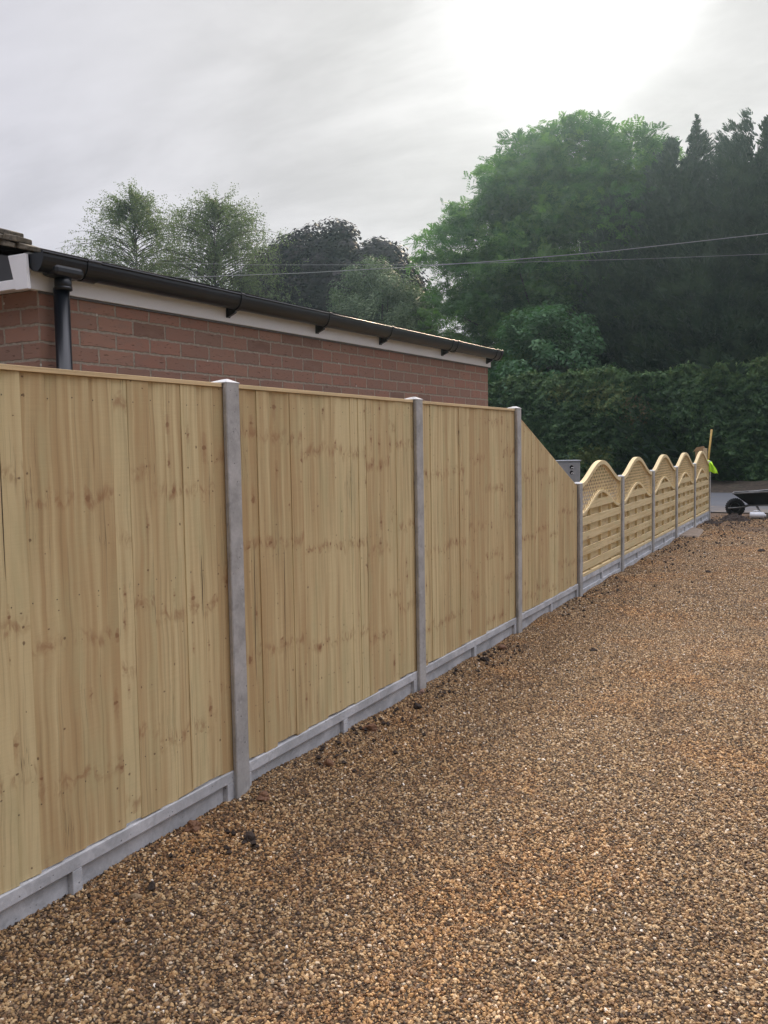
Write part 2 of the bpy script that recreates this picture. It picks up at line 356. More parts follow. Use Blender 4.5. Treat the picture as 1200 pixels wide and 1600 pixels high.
L_HEDGE = mat_leaf('hedge_leaves', [(0.014, 0.040, 0.016), (0.040, 0.095, 0.032), (0.085, 0.155, 0.048), (0.12, 0.15, 0.045), (0.14, 0.10, 0.06)], 0.15)
L_PURPLE = mat_leaf('copper_beech_leaves', [(0.008, 0.005, 0.010), (0.016, 0.010, 0.017), (0.034, 0.020, 0.029)], 0.1, spec=0.06)
L_EVERG = mat_leaf('grey_green_foliage', [(0.05, 0.095, 0.04), (0.10, 0.155, 0.07), (0.16, 0.22, 0.10)], 0.15)
L_BIRCH = mat_leaf('birch_leaves', [(0.075, 0.10, 0.06), (0.105, 0.135, 0.075), (0.14, 0.17, 0.095)], 0.35)
BARK = mat_simple('dark_bark', (0.07, 0.055, 0.042), 0.9, 0, 12, 0.7, 0.8)
BARK_B = mat_simple('birch_bark', (0.30, 0.28, 0.25), 0.8, 0, 5, 0.8, 0.3)

# ------------------------------------------------------------------ ground
rs = np.random.RandomState(3)
_waves = [(rs.uniform(-1, 1)*k, rs.uniform(-1, 1)*k, rs.uniform(0, 6.28), 1/k) for k in (2.0, 3.1, 4.3, 6.0, 8.0, 11.0, 15.0, 21.0)]
def gh(x, y):
    h = 0
    for a, b, ph, am in _waves: h = h+np.sin(a*x+b*y+ph)*am
    h = h*0.012+0.010*np.sin(x*4.4+0.5*np.sin(y*0.9)+1.0)*(x > 0.3)
    # low ridge of loose stones banked along the fence foot
    h = h+0.026*np.exp(-((x-0.02)/0.12)**2)*(0.35+0.65*np.sin(y*2.3+1.0)*np.sin(y*5.1))
    return h-0.004
def mat_ground():
    m, nt, out = newmat('gravel_and_earth')
    P = N(nt, 'NewGeometry').outputs['Position']
    vo = N(nt, 'TexVoronoi', {'Vector': P, 'Scale': 85.0})
    cr = N(nt, 'SeparateXYZ', {0: vo.outputs['Color']})
    c = RAMP(nt, cr.outputs[0], [(0.0, (0.05, 0.033, 0.02)), (0.35, (0.12, 0.078, 0.042)), (0.65, (0.20, 0.13, 0.07)), (0.9, (0.27, 0.19, 0.11)), (1.0, (0.45, 0.38, 0.28))])
    c = MIX(nt, SS(nt, vo.outputs[0], 0.25, 0.75), c, (0.03, 0.02, 0.013))
    sep = N(nt, 'SeparateXYZ', {0: P})
    big = NOISE(nt, P, 0.7, 4.0, 0.6)
    soil = MIX(nt, NOISE(nt, P, 14.0, 5.0, 0.7), (0.07, 0.045, 0.03), (0.19, 0.13, 0.085))
    far = SS(nt, MATH(nt, 'ADD', sep.outputs[1], MATH(nt, 'MULTIPLY', big, 4.0)), 12.5, 16.0)
    off = SS(nt, sep.outputs[0], -0.05, -0.12)
    k = MATH(nt, 'MAXIMUM', far, off)
    col = MIX(nt, k, c, soil)
    grass = MIX(nt, NOISE(nt, P, 5.0, 5.0, 0.7), (0.035, 0.06, 0.02), (0.06, 0.09, 0.03))
    gm = SS(nt, sep.outputs[1], 26.0, 30.0)
    col = MIX(nt, gm, col, grass)
    h = MATH(nt, 'ADD', MATH(nt, 'MULTIPLY', MATH(nt, 'SUBTRACT', 1.0, vo.outputs[0]), 0.8), NOISE(nt, P, 30.0, 4.0, 0.7))
    finish(nt, out, col, 0.9, h, 0.9, 0.008, spec=0.2)
    return m
GROUND = mat_ground()
def grid_mesh(name, xs, ys, hf, mat, parent=None):
    X, Y = np.meshgrid(xs, ys); Z = hf(X, Y); nx, ny = len(xs), len(ys)
    V = np.stack([X, Y, Z], -1).reshape(-1, 3)
    idx = np.arange(nx*ny).reshape(ny, nx)
    Fq = np.stack([idx[:-1, :-1], idx[:-1, 1:], idx[1:, 1:], idx[1:, :-1]], -1).reshape(-1, 4)
    me = bpy.data.meshes.new(name)
    me.vertices.add(len(V)); me.vertices.foreach_set('co', V.ravel())
    me.loops.add(Fq.size); me.loops.foreach_set('vertex_index', Fq.ravel().astype(np.int32))
    me.polygons.add(len(Fq)); me.polygons.foreach_set('loop_start', np.arange(0, Fq.size, 4, dtype=np.int32)); me.polygons.foreach_set('loop_total', np.full(len(Fq), 4, dtype=np.int32))
    me.polygons.foreach_set('use_smooth', [True]*len(Fq))
    me.materials.append(mat); me.update(calc_edges=True); me.validate()
    o = bpy.data.objects.new(name, me); COL.objects.link(o)
    return o
def gh_full(X, Y):
    near = (X > -0.6) & (X < 8) & (Y > -6) & (Y < 15.5)
    e = np.clip((Y-15.0)/1.5, 0, 1)
    h = gh(X, Y)*(1-e)-0.012*e
    return np.where((X > -3) & (X < 9) & (Y > -8) & (Y < 17), h, -0.012)
xs = np.unique(np.concatenate([[-900, -300, -100, -40, -20, -10, -5, -2], np.arange(-1, 5, 0.05), np.arange(5, 10, 0.3), [15, 25, 50, 120, 300, 900]]))
ys = np.unique(np.concatenate([[-300, -100, -30, -12, -6], np.arange(-5, 6, 0.05), np.arange(6, 18, 0.12), np.arange(18, 40, 1.0), [60, 120, 300, 900]]))
g = grid_mesh('ground', xs, ys, gh_full, GROUND); tag(g, kind='structure')

# road across the far end of the drive
def mat_road():
    m, nt, out = newmat('asphalt')
    P = N(nt, 'NewGeometry').outputs['Position']
    a = NOISE(nt, P, 160.0, 3.0, 0.7); b = NOISE(nt, P, 0.8, 4.0, 0.6)
    col = MIX(nt, b, (0.085, 0.09, 0.10), (0.13, 0.135, 0.145))
    dirt = MATH(nt, 'MULTIPLY', SS(nt, NOISE(nt, P, 1.7, 5.0, 0.65), 0.58, 0.70), 0.7)
    sep = N(nt, 'SeparateXYZ', {0: P})
    edge = MATH(nt, 'MULTIPLY', SS(nt, sep.outputs[1], 19.2, 16.8), 0.75)
    col = MIX(nt, MATH(nt, 'MAXIMUM', dirt, MATH(nt, 'MULTIPLY', edge, SS(nt, NOISE(nt, P, 3.0, 5.0, 0.7), 0.3, 0.6))), col, (0.24, 0.185, 0.13))
    f = MATH(nt, 'ADD', 0.75, MATH(nt, 'MULTIPLY', a, 0.5))
    col = VM(nt, 'MULTIPLY', col, N(nt, 'CombineXYZ', {0: f, 1: f, 2: f}).outputs[0])
    finish(nt, out, col, 0.8, a, 0.4, 0.003, spec=0.3); return m
rd = grid_mesh('road', np.arange(-60, 61, 2.0), np.array([17.1, 18, 20, 22, 24.6]), lambda X, Y: X*0+0.012+0.05*np.clip(1-np.abs(Y-20.8)/3.7, 0, 1), mat_road()); tag(rd, kind='structure')
VERGE_M = mat_simple('leaf_litter_bank', (0.085, 0.062, 0.042), 0.95, 0, 9, 0.9, 0.9, dirt=(0.045, 0.05, 0.022))
vg = grid_mesh('verge', np.arange(-60, 61, 0.6), np.array([24.55, 24.65, 25.0, 25.6, 26.4, 27.4]), lambda X, Y: np.clip((Y-24.6), 0, 1.4)*0.22+0.03*np.sin(X*3.1+Y*4)*np.clip((Y-24.7), 0, 1)+0.004, VERGE_M); tag(vg, kind='structure')

# ------------------------------------------------------------------ loose gravel, instanced stones on the drive
def mat_stone():
    m, nt, out = newmat('flint_gravel_stone')
    r = N(nt, 'Attribute', None, attribute_type='INSTANCER', attribute_name='srand').outputs['Fac']
    P = N(nt, 'NewGeometry').outputs['Position']
    c = RAMP(nt, r, [(0.0, (0.045, 0.030, 0.020)), (0.16, (0.095, 0.052, 0.026)), (0.32, (0.19, 0.102, 0.042)), (0.46, (0.29, 0.165, 0.065)), (0.58, (0.21, 0.14, 0.085)),
                      (0.70, (0.37, 0.225, 0.095)), (0.83, (0.44, 0.29, 0.14)), (0.93, (0.52, 0.375, 0.205)), (0.985, (0.60, 0.48, 0.33)), (1.0, (0.80, 0.74, 0.64))])
    big = NOISE(nt, P, 1.1, 4.0, 0.6)
    c = MIX(nt, MATH(nt, 'MULTIPLY', SS(nt, big, 0.46, 0.66), 0.5), c, VM(nt, 'MULTIPLY', c, (1.28, 1.0, 0.66)))
    bg2 = NOISE(nt, P, 2.3, 3.0, 0.6); c = MIX(nt, MATH(nt, 'MULTIPLY', SS(nt, bg2, 0.54, 0.70), 0.36), c, (0.075, 0.052, 0.036))
    n = NOISE(nt, P, 240.0, 3.0, 0.6)
    f = MATH(nt, 'ADD', 0.7, MATH(nt, 'MULTIPLY', n, 0.6))
    c = VM(nt, 'MULTIPLY', c, N(nt, 'CombineXYZ', {0: f, 1: f, 2: f}).outputs[0])
    finish(nt, out, c, 0.62, None, spec=0.4); return m
STONE = mat_stone()
def gravel():
    X0, X1, Y0, Y1 = -0.045, 4.6, -3.6, 16.9
    xs = np.arange(X0, X1, 0.09); ys = np.arange(Y0, Y1, 0.10)
    o = grid_mesh('gravel', xs, ys, gh_full, GROUND)
    o.location.z = 0.0015
    me = o.data
    co = np.zeros(len(me.vertices)*3); me.vertices.foreach_get('co', co); co = co.reshape(-1, 3)
    x, y = co[:, 0], co[:, 1]
    inview = (x < 2.75)
    dens = np.where(inview, np.where(y < 5, 15000, np.where(y < 11, 7500, 4800)), 3200).astype(float)
    dens *= np.clip((16.9-y)/3.5, 0.08, 1.0)*np.where(y > 13, 0.55+0.45*np.sin(x*3+y*2), 1)
    a = me.attributes.new('dens', 'FLOAT', 'POINT'); a.data.foreach_set('value', dens)
    siz = np.where(y < 5, 1.0, np.where(y < 11, 1.2, 1.4))
    a = me.attributes.new('siz', 'FLOAT', 'POINT'); a.data.foreach_set('value', siz)
    ng = bpy.data.node_groups.new('scatter_stones', 'GeometryNodeTree')
    ng.interface.new_socket('Geometry', in_out='INPUT', socket_type='NodeSocketGeometry')
    ng.interface.new_socket('Geometry', in_out='OUTPUT', socket_type='NodeSocketGeometry')
    nn = ng.nodes; L = ng.links.new
    gi = nn.new('NodeGroupInput'); go = nn.new('NodeGroupOutput')
    dp = nn.new('GeometryNodeDistributePointsOnFaces'); dp.distribute_method = 'RANDOM'
    na = nn.new('GeometryNodeInputNamedAttribute'); na.data_type = 'FLOAT'; na.inputs[0].default_value = 'dens'
    ns = nn.new('GeometryNodeInputNamedAttribute'); ns.data_type = 'FLOAT'; ns.inputs[0].default_value = 'siz'
    L(gi.outputs[0], dp.inputs['Mesh']); L(na.outputs[0], dp.inputs['Density'])
    # stone shapes: icospheres dented by noise
    g2i = nn.new('GeometryNodeGeometryToInstance')
    for k in range(4):
        ic = nn.new('GeometryNodeMeshIcoSphere'); ic.inputs['Radius'].default_value = 1.0; ic.inputs['Subdivisions'].default_value = 2 if k < 2 else 1
        sp = nn.new('GeometryNodeSetPosition'); nz = nn.new('ShaderNodeTexNoise'); nz.inputs['Scale'].default_value = 0.75
        ps = nn.new('GeometryNodeInputPosition'); va = nn.new('ShaderNodeVectorMath'); va.operation = 'ADD'; va.inputs[1].default_value = (k*7.3, k*3.1, k*5.7)
        sb = nn.new('ShaderNodeVectorMath'); sb.operation = 'SUBTRACT'; sb.inputs[1].default_value = (0.5, 0.5, 0.5)
        scl = nn.new('ShaderNodeVectorMath'); scl.operation = 'SCALE'; scl.inputs['Scale'].default_value = 1.7
        L(ps.outputs[0], va.inputs[0]); L(va.outputs[0], nz.inputs['Vector']); L(nz.outputs['Color'], sb.inputs[0]); L(sb.outputs[0], scl.inputs[0])
        L(ic.outputs[0], sp.inputs[0]); L(scl.outputs[0], sp.inputs['Offset'])
        tr = nn.new('GeometryNodeTransform'); tr.inputs['Scale'].default_value = (1.0, 0.78-0.05*k, 0.55+0.05*k)
        L(sp.outputs[0], tr.inputs[0]); sm = nn.new('GeometryNodeSetMaterial'); sm.inputs['Material'].default_value = STONE
        L(tr.outputs[0], sm.inputs[0]); L(sm.outputs[0], g2i.inputs[0])
    io = nn.new('GeometryNodeInstanceOnPoints'); L(dp.outputs[0], io.inputs['Points']); L(g2i.outputs[0], io.inputs['Instance'])
    io.inputs['Pick Instance'].default_value = True
    ri = nn.new('FunctionNodeRandomValue'); ri.data_type = 'INT'
    ri.inputs[4].default_value = 0; ri.inputs[5].default_value = 3; L(ri.outputs[2], io.inputs['Instance Index'])
    rr = nn.new('FunctionNodeRandomValue'); rr.data_type = 'FLOAT_VECTOR'; rr.inputs[0].default_value = (-0.9, -0.9, 0); rr.inputs[1].default_value = (0.9, 0.9, 6.28); rr.inputs['Seed'].default_value = 5
    L(rr.outputs[0], io.inputs['Rotation'])
    rsz = nn.new('FunctionNodeRandomValue'); rsz.data_type = 'FLOAT'; rsz.inputs[2].default_value = 0.0; rsz.inputs[3].default_value = 1.0; rsz.inputs['Seed'].default_value = 9
    pw = nn.new('ShaderNodeMath'); pw.operation = 'POWER'; pw.inputs[1].default_value = 2.2; L(rsz.outputs[1], pw.inputs[0])
    ma = nn.new('ShaderNodeMath'); ma.operation = 'MULTIPLY_ADD'; ma.inputs[1].default_value = 0.0064; ma.inputs[2].default_value = 0.0029; L(pw.outputs[0], ma.inputs[0])
    mm = nn.new('ShaderNodeMath'); mm.operation = 'MULTIPLY'; L(ma.outputs[0], mm.inputs[0]); L(ns.outputs[0], mm.inputs[1])
    L(mm.outputs[0], io.inputs['Scale'])
    rc = nn.new('FunctionNodeRandomValue'); rc.data_type = 'FLOAT'; rc.inputs[2].default_value = 0.0; rc.inputs[3].default_value = 1.0; rc.inputs['Seed'].default_value = 21
    sa = nn.new('GeometryNodeStoreNamedAttribute'); sa.data_type = 'FLOAT'; sa.domain = 'INSTANCE'; sa.inputs['Name'].default_value = 'srand'
    L(io.outputs[0], sa.inputs['Geometry']); L(rc.outputs[1], sa.inputs['Value'])
    # lift each stone a random few millimetres so they pile on each other
    ti = nn.new('GeometryNodeTranslateInstances'); rz_ = nn.new('FunctionNodeRandomValue'); rz_.data_type = 'FLOAT_VECTOR'; rz_.inputs[0].default_value = (0, 0, 0.0); rz_.inputs[1].default_value = (0, 0, 0.008); rz_.inputs['Seed'].default_value = 33
    L(sa.outputs[0], ti.inputs[0]); L(rz_.outputs[0], ti.inputs['Translation'])
    L(ti.outputs[0], go.inputs[0])
    md = o.modifiers.new('stones', 'NODES'); md.node_group = ng
    tag(o, 'golden brown flint gravel spread over the whole driveway', 'gravel', kind='stuff')
gravel()

# individually recognisable stones along the fence foot
def rock(loc, size, mat, label, seed, squash=0.65, name='stone', cat='stone', group=None):
    import bmesh
    from mathutils import noise
    bm = bmesh.new(); bmesh.ops.create_icosphere(bm, subdivisions=3, radius=1.0)
    for v in bm.verts:
        n = noise.noise(v.co*0.9+Vector((seed*3.7, seed, 0)))*0.75+noise.noise(v.co*2.6+Vector((seed, 4, seed)))*0.28+noise.noise(v.co*6+Vector((seed, 9, seed)))*0.08
        v.co = v.co*(1+n)
        v.co = Vector((v.co.x*size, v.co.y*size*0.75, v.co.z*size*squash))
    me = bpy.data.meshes.new(name); bm.to_mesh(me); bm.free(); me.materials.append(mat)
    me.polygons.foreach_set('use_smooth', [False]*len(me.polygons))
    o = bpy.data.objects.new(name, me); COL.objects.link(o); o.location = (loc[0], loc[1], float(gh(loc[0], loc[1]))+size*squash*0.45); o.rotation_euler = (0, 0, seed*1.3)
    return tag(o, label, cat, group)
R_BR = mat_simple('brown_flint', (0.20, 0.095, 0.045), 0.7, 0, 60, 0.5, 0.5)
R_DK = mat_simple('dark_clod', (0.065, 0.045, 0.035), 0.95, 0, 90, 0.8, 0.9)
R_TN = mat_simple('tan_flint', (0.36, 0.25, 0.14), 0.7, 0, 60, 0.5, 0.4)
R_PK = mat_simple('pinkish_stone', (0.32, 0.20, 0.15), 0.7, 0, 60, 0.4, 0.4)
GS = 'larger stones and clods at the fence foot'
rock((0.02, -0.33), 0.038, R_BR, 'orange brown flint against the concrete board left of the nearest post', 1, group=GS)
rock((0.28, -0.31), 0.032, R_DK, 'dark rough clod lying in front of the nearest post, lower right of the orange flint', 2, group=GS)
rock((0.10, 0.045), 0.028, R_BR, 'brown rounded stone just right of the foot of the nearest post', 3, group=GS)
rock((0.14, 0.54), 0.03, R_BR, 'dark reddish stone of the touching pair below the middle of the second panel', 4, group=GS)
rock((0.18, 0.60), 0.026, R_TN, 'tan stone of the touching pair below the middle of the second panel', 5, group=GS)
rock((0.02, 1.87), 0.024, R_PK, 'smooth pinkish stone at the foot of the second concrete post', 6, group=GS)
rock((0.08, 1.08), 0.036, R_BR, 'largest brown stone of the heap right of the middle rib under the second panel', 8, group=GS)
rock((0.12, 1.60), 0.034, R_DK, 'dark clod on the gravel short of the second concrete post', 9, group=GS)
rock((0.08, 2.80), 0.034, R_DK, 'dark clod against the board right of the second post', 10, group=GS)
rock((0.06, 3.25), 0.036, R_BR, 'brown clod against the board short of the third post', 11, group=GS)
rock((0.68, 3.45), 0.028, R_DK, 'dark reddish clod alone on the open gravel out from the third post', 12, group=GS)
rock((0.20, -0.86), 0.017, R_TN, 'small pale stone on the gravel near the left edge of the photo', 13, group=GS)
rock((0.92, 7.9), 0.035, R_DK, 'dark clod on the far gravel out from the second arched panel', 14, group=GS)
rock((1.30, 10.2), 0.04, R_DK, 'dark clod on the far gravel at the right edge', 15, group=GS)
# crumbs of dark soil, uncountable
def crumbs():
    import bmesh
    rr = random.Random(11); mb = MB()
    spots = [(0.08, 0.95, 0.10, 0.25, 26), (0.12, 1.2, 0.12, 0.35, 30), (0.10, 1.95, 0.1, 0.25, 22), (0.1, 2.9, 0.1, 0.5, 40), (0.25, -0.35, 0.06, 0.08, 10), (0.18, -0.8, 0.1, 0.2, 14), (0.1, 5.8, 0.12, 0.6, 40), (0.2, 9.5, 0.3, 1.6, 70), (0.35, 12.5, 0.5, 1.6, 110), (0.45, 14.8, 0.6, 1.0, 160), (1.1, 14.5, 0.5, 1.2, 60)]
    for cx, cy, sx, sy_, n in spots:
        for i in range(n):
            x, y = abs(rr.gauss(cx, sx)-0.0), rr.gauss(cy, sy_)
            s = rr.uniform(0.007, 0.018)*(1.3 if y > 8 else 1)
            z = float(gh_full(np.array(x), np.array(y)))+s*0.5+0.006
            b = len(mb.v)
            P = [(1, 0, 0), (0, 1, 0), (-1, 0, 0), (0, -1, 0), (0, 0, 1), (0, 0, -1), (.7, .7, .5), (-.7, .6, -.4), (.6, -.7, -.5), (-.7, -.6, .5)]
            vs = [(x+p[0]*s*rr.uniform(.6, 1.2), y+p[1]*s*rr.uniform(.6, 1.2), z+p[2]*s*rr.uniform(.5, .9)) for p in P[:6]]
            for q in ((0, 1, 4), (1, 2, 4), (2, 3, 4), (3, 0, 4), (1, 0, 5), (2, 1, 5), (3, 2, 5), (0, 3, 5)):
                mb.quad([vs[k] for k in q])
    tag(mb.build('loose_soil', R_DK), 'dark crumbs of loose soil scattered over the gravel along the fence', 'soil', kind='stuff')
crumbs()

# ------------------------------------------------------------------ fence
S = 1.9; PW = 0.093; SH = 0.019
# posts: slotted concrete, H section, weathered top
def make_post(H, label):
    root = empty('concrete_post', (0, 0, 0), label, 'fence post', 'slotted concrete posts of the boundary fence')
    mb = MB(); z0, z1 = -0.3, H
    def bx(x0, x1, y0, y1): mb.box(x0, x1, y0, y1, z0, z1)
    # plan outline as one closed prism
    out = [(0, 0.004), (0, PW-0.004), (-0.004, PW), (-0.022, PW-0.004), (-0.022, PW-0.022), (-0.070, PW-0.022), (-0.070, PW-0.004), (-0.096, PW-0.002), (-0.096, 0.002), (-0.070, 0.004), (-0.070, 0.022), (-0.022, 0.022), (-0.022, 0.004), (-0.004, 0)]
    n = len(out); nz = 24
    rr = random.Random(int(H*1000))
    rings = []
    for k in range(nz+1):
        z = z0+(z1-z0)*k/nz; r = []
        for (x, y) in out: r.append((x+rr.uniform(-.0007, .0007), y+rr.uniform(-.0007, .0007), z))
        rings.append(r)
    for k in range(nz):
        for i in range(n):
            j = (i+1) % n; mb.quad([rings[k][i], rings[k][j], rings[k+1][j], rings[k+1][i]])
    mb.build('shaft', CONC, root)
    cp = MB(); cx, cy = -0.034, PW/2; e = 0.001
    a = [(0.001, -e, z1), (0.001, PW+e, z1), (-0.097, PW+e, z1), (-0.097, -e, z1)]
    lo = [(x, y, z1-0.004) for x, y, _ in a]; r0, r1 = (cx+0.006, cy, z1+0.016), (cx-0.022, cy, z1+0.014)
    for i in range(4):
        j = (i+1) % 4; cp.quad([lo[i], lo[j], a[j], a[i]])
    cp.quad([a[0], a[1], r0]); cp.quad([a[1], a[2], r1, r0]); cp.quad([a[2], a[3], r1]); cp.quad([a[3], a[0], r0, r1]); cp.quad(lo[::-1])
    cp.build('weathered_cap', CONC2, root)
    return root
tall_lab = ['nearest tall concrete post, just outside the left edge of the photo', 'nearest concrete post in full view, tallest and widest in the photo, with pitted face',
            'tall concrete post between the second and third tall timber panels', 'tall concrete post where the fence top starts to slope down']
low_lab = ['short concrete post at the foot of the sloping panel, before the first arched panel', 'short concrete post between the first and second arched panels',
           'short concrete post between the second and third arched panels', 'short concrete post between the third and fourth arched panels',
           'short concrete post between the fourth and fifth arched panels', 'last short concrete post of the fence with the fluorescent cloth hanging on it']
p0 = make_post(1.795, tall_lab[0]); p0.location = (0, -S, 0)
for k in (0, 1, 2): copy_thing(p0, (0, k*S, 0), tall_lab[k+1])
q0 = make_post(1.115, low_lab[0]); q0.location = (0, 3*S, 0)
for k in range(4, 9): copy_thing(q0, (0, k*S, 0), low_lab[k-3])

# gravel boards
def make_gboard(top, label, lip=-0.03):
    root = empty('gravel_board', (0, 0, 0), label, 'gravel board', 'concrete gravel boards under the fence panels')
    mb = MB(); y0, y1 = PW-0.02, S+0.02; xb, xr, xf = -0.083, -0.058, -0.036
    xf = -0.036
    ym = (PW+S)/2
    mb.box(xb, xr, y0, y1, -0.2, top-0.002)
    mb.box(xr, xf, y0, y1, top-0.046, top)
    for c, h in ((PW+0.012, 0.03), (ym, 0.022), (S-0.012, 0.03)): mb.hexa([(xr, c-h-0.004, lip), (xf, c-h, lip), (xf, c+h, lip), (xr, c+h+0.004, lip), (xr, c-h-0.004, top-0.046), (xf, c-h, top-0.046), (xf, c+h, top-0.046), (xr, c+h+0.004, top-0.046)])
    mb.box(xr, xf, y0, y1, -0.2, lip)
    mb.build('slab', CONC2, root, bevel=0.0025)
    return root
gl = ['concrete gravel board under the nearest timber panel, at the left edge', 'concrete gravel board under the timber panel between the first and second full posts',
      'concrete gravel board under the third tall timber panel', 'concrete gravel board under the sloping timber panel',
      'concrete gravel board under the first arched panel', 'concrete gravel board under the second arched panel', 'concrete gravel board under the middle arched panel',
      'concrete gravel board under the fourth arched panel', 'concrete gravel board under the last arched panel']
gb = make_gboard(0.128, gl[0]); gb.location = (SH-.004, -S, 0)
for k in range(0, 3): copy_thing(gb, (SH-.004, k*S, 0), gl[k+1])
gb2 = make_gboard(0.168, gl[4], 0.048); gb2.location = (SH-.004, 3*S, 0)
for k in range(4, 8): copy_thing(gb2, (SH-.004, k*S, 0), gl[k+1])

# featheredge panels
def make_panel(k, label, zt0, zt1, seed):
    root = empty('timber_fence_panel', (SH, k*S, 0), label, 'fence panel', 'vertical board timber fence panels')
    rr = random.Random(seed); mb = MB()
    y0, y1 = PW-0.012, S+0.012; y = y0; grp = rr.uniform(0, 9); gtone = rr.random(); left = 0; gcol = 0; cuts = []
    while y < y1-0.03:
        wd = rr.uniform(0.088, 0.104)
        if left == 0: left = rr.randint(1, 4); grp = rr.uniform(0, 9); gtone = rr.random(); gcol = rr.uniform(0, 50)
        left -= 1; gcol += 0.1
        tone = min(1, max(0, gtone*0.7+rr.random()*0.3))
        ye = min(y+wd, y1+0.004); y = y-0.012 if y > y0+.01 else y
        xb = -0.066; x_tn = -0.0475+rr.uniform(-.003, .0025); x_th = -0.0585+rr.choice([0, 0.002, 0.004, 0.0125])
        zb = 0.130+rr.choice([0, 0, 0.002, 0.004, 0.007, 0.010])
        f = lambda yy: zt0+(zt1-zt0)*(yy-y0)/(y1-y0)
        lean = rr.uniform(-.002, .002)
        # thin edge nearer the camera, tucked behind the previous board's thick edge
        nseg = 6
        prev = None
        bow = rr.uniform(-.0015, .0015)
        for s_ in range(nseg):
            ta, tb = s_/nseg, (s_+1)/nseg
            def row(t):
                za = zb+(f(y)-zb)*t; zc = zb+(f(ye)-zb)*t
                dx = bow*math.sin(t*PI); dy = lean*t
                return [(xb, y+dy, za), (x_th+dx, y+dy, za), (x_tn+dx, ye+dy, zc), (xb, ye+dy, zc)]
            a, b_ = row(ta), row(tb)
            uvf = lambda p: (p[1]-y+gcol, p[2]+grp)
            mb.quad([a[1], a[2], b_[2], b_[1]], [uvf(p) for p in (a[1], a[2], b_[2], b_[1])], 0, tone)
            mb.quad([a[0], a[1], b_[1], b_[0]], [(gcol-0.01+0.01*i, p[2]+grp) for i, p in zip((0, 1, 1, 0), (a[0], a[1], b_[1], b_[0]))], 0, tone)
            mb.quad([a[2], a[3], b_[3], b_[2]], [uvf(p) for p in (a[2], a[3], b_[3], b_[2])], 0, tone)
            mb.quad([a[3], a[0], b_[0], b_[3]], [uvf(p) for p in (a[3], a[0], b_[0], b_[3])], 0, tone)
            if s_ == 0: mb.quad([a[3], a[2], a[1], a[0]], [uvf(p) for p in (a[3], a[2], a[1], a[0])], 0, tone)
            if s_ == nseg-1: mb.quad([b_[0], b_[1], b_[2], b_[3]], [uvf(p) for p in b_], 0, tone)
        # nails into the three rails
        slope = abs(zt1-zt0) > 0.1
        for nz in ((f(y+0.03)-0.075 if not slope else f(y+0.03)-0.045), 1.02, 0.36):
            if nz > f(y)-0.03: continue
            yn = y+rr.uniform(0.024, 0.036); zn = nz+rr.uniform(-.008, .008); xn = x_th-(yn-y)/(ye-y)*(x_th-x_tn)+0.0008+abs(bow); r_ = 0.0026
            c = [(xn, yn+r_*math.cos(t), zn+r_*math.sin(t)) for t in [i*PI/3 for i in range(6)]]
            mb.quad(c, None, 1, 0.5)
        # drying splits, and dark slivers painted in as the shade of open laps
        if rr.random() < 0.27:
            at_edge = rr.random() < 0.5; yc = (ye-0.001) if at_edge else rr.uniform(y+0.02, ye-0.02); zl = rr.uniform(0.25, 0.8)
            zs = rr.uniform(0.15, max(0.2, min(f(y), f(ye))-zl-0.05)); wm = rr.uniform(0.0010, 0.0021); ns_ = 14; pts_ = []
            for q in range(ns_+1):
                t = q/ns_; hw_ = wm*math.sin(PI*t)**0.6; yy = yc+0.004*math.sin(t*5+seed)+0.001*math.sin(t*23+k); z_ = zs+zl*t
                if at_edge: yy = yc
                tb_ = (z_-zb)/(f(y)-zb); xx = x_th+(yy-y)/(ye-y)*(x_tn-x_th)+bow*math.sin(tb_*PI)+0.0007; yy2 = yy+lean*tb_
                pts_.append(((xx, yy2-hw_, z_), (xx, yy2+hw_, z_)))
            for q in range(ns_): mb.quad([pts_[q][0], pts_[q][1], pts_[q+1][1], pts_[q+1][0]], None, 2, 0.5)
        y = ye
    mb.build('boards', [WOOD, NAIL, SPLIT_LAP], root, fix=False)
    # rear rails and capping
    rb = MB()
    for zr in (0.36, 1.02, (min(zt0, zt1) if abs(zt1-zt0) < .1 else 1.0)-0.09 if abs(zt1-zt0) < .1 else 0.7):
        rb.box(-0.112, -0.0675, y0, y1, zr-0.02, zr+0.02, uvf=lambda p: (p[2], p[1]))
    if abs(zt1-zt0) > .1:
        rb.hexa([(-0.112, y0, zt0-0.07), (-0.0675, y0, zt0-0.07), (-0.0675, y1, zt1-0.07), (-0.112, y1, zt1-0.07), (-0.112, y0, zt0-0.03), (-0.0675, y0, zt0-0.03), (-0.0675, y1, zt1-0.03), (-0.112, y1, zt1-0.03)], uvf=lambda p: (p[2], p[1]))
    rb.build('rear_rails', WOOD, root)
    cb = MB()
    if abs(zt1-zt0) < .1:
        cb.box(-0.088, -0.040, PW+0.002, S-0.002, zt0+0.0015, zt0+0.0185, uvf=lambda p: (p[2]+p[0]+seed, p[1]))
    else:
        t = 0.008
        cb.hexa([(-0.085, PW+0.002, zt0+0.001), (-0.050, PW+0.002, zt0+0.001), (-0.050, S-0.002, zt1+0.001), (-0.085, S-0.002, zt1+0.001),
                 (-0.085, PW+0.002, zt0+t), (-0.050, PW+0.002, zt0+t), (-0.050, S-0.002, zt1+t), (-0.085, S-0.002, zt1+t)], uvf=lambda p: (p[2]+p[0]+seed, p[1]))
    cb.build('capping_strip', WOODCAP, root, bevel=0.0015)
    return root
make_panel(-1, 'nearest timber panel of upright boards, cut off by the left edge of the photo', 1.772, 1.772, 21)
make_panel(0, 'timber panel of upright boards between the nearest and second concrete posts', 1.772, 1.772, 35)
make_panel(1, 'tall square-topped timber panel standing directly before the sloping one', 1.770, 1.770, 52)
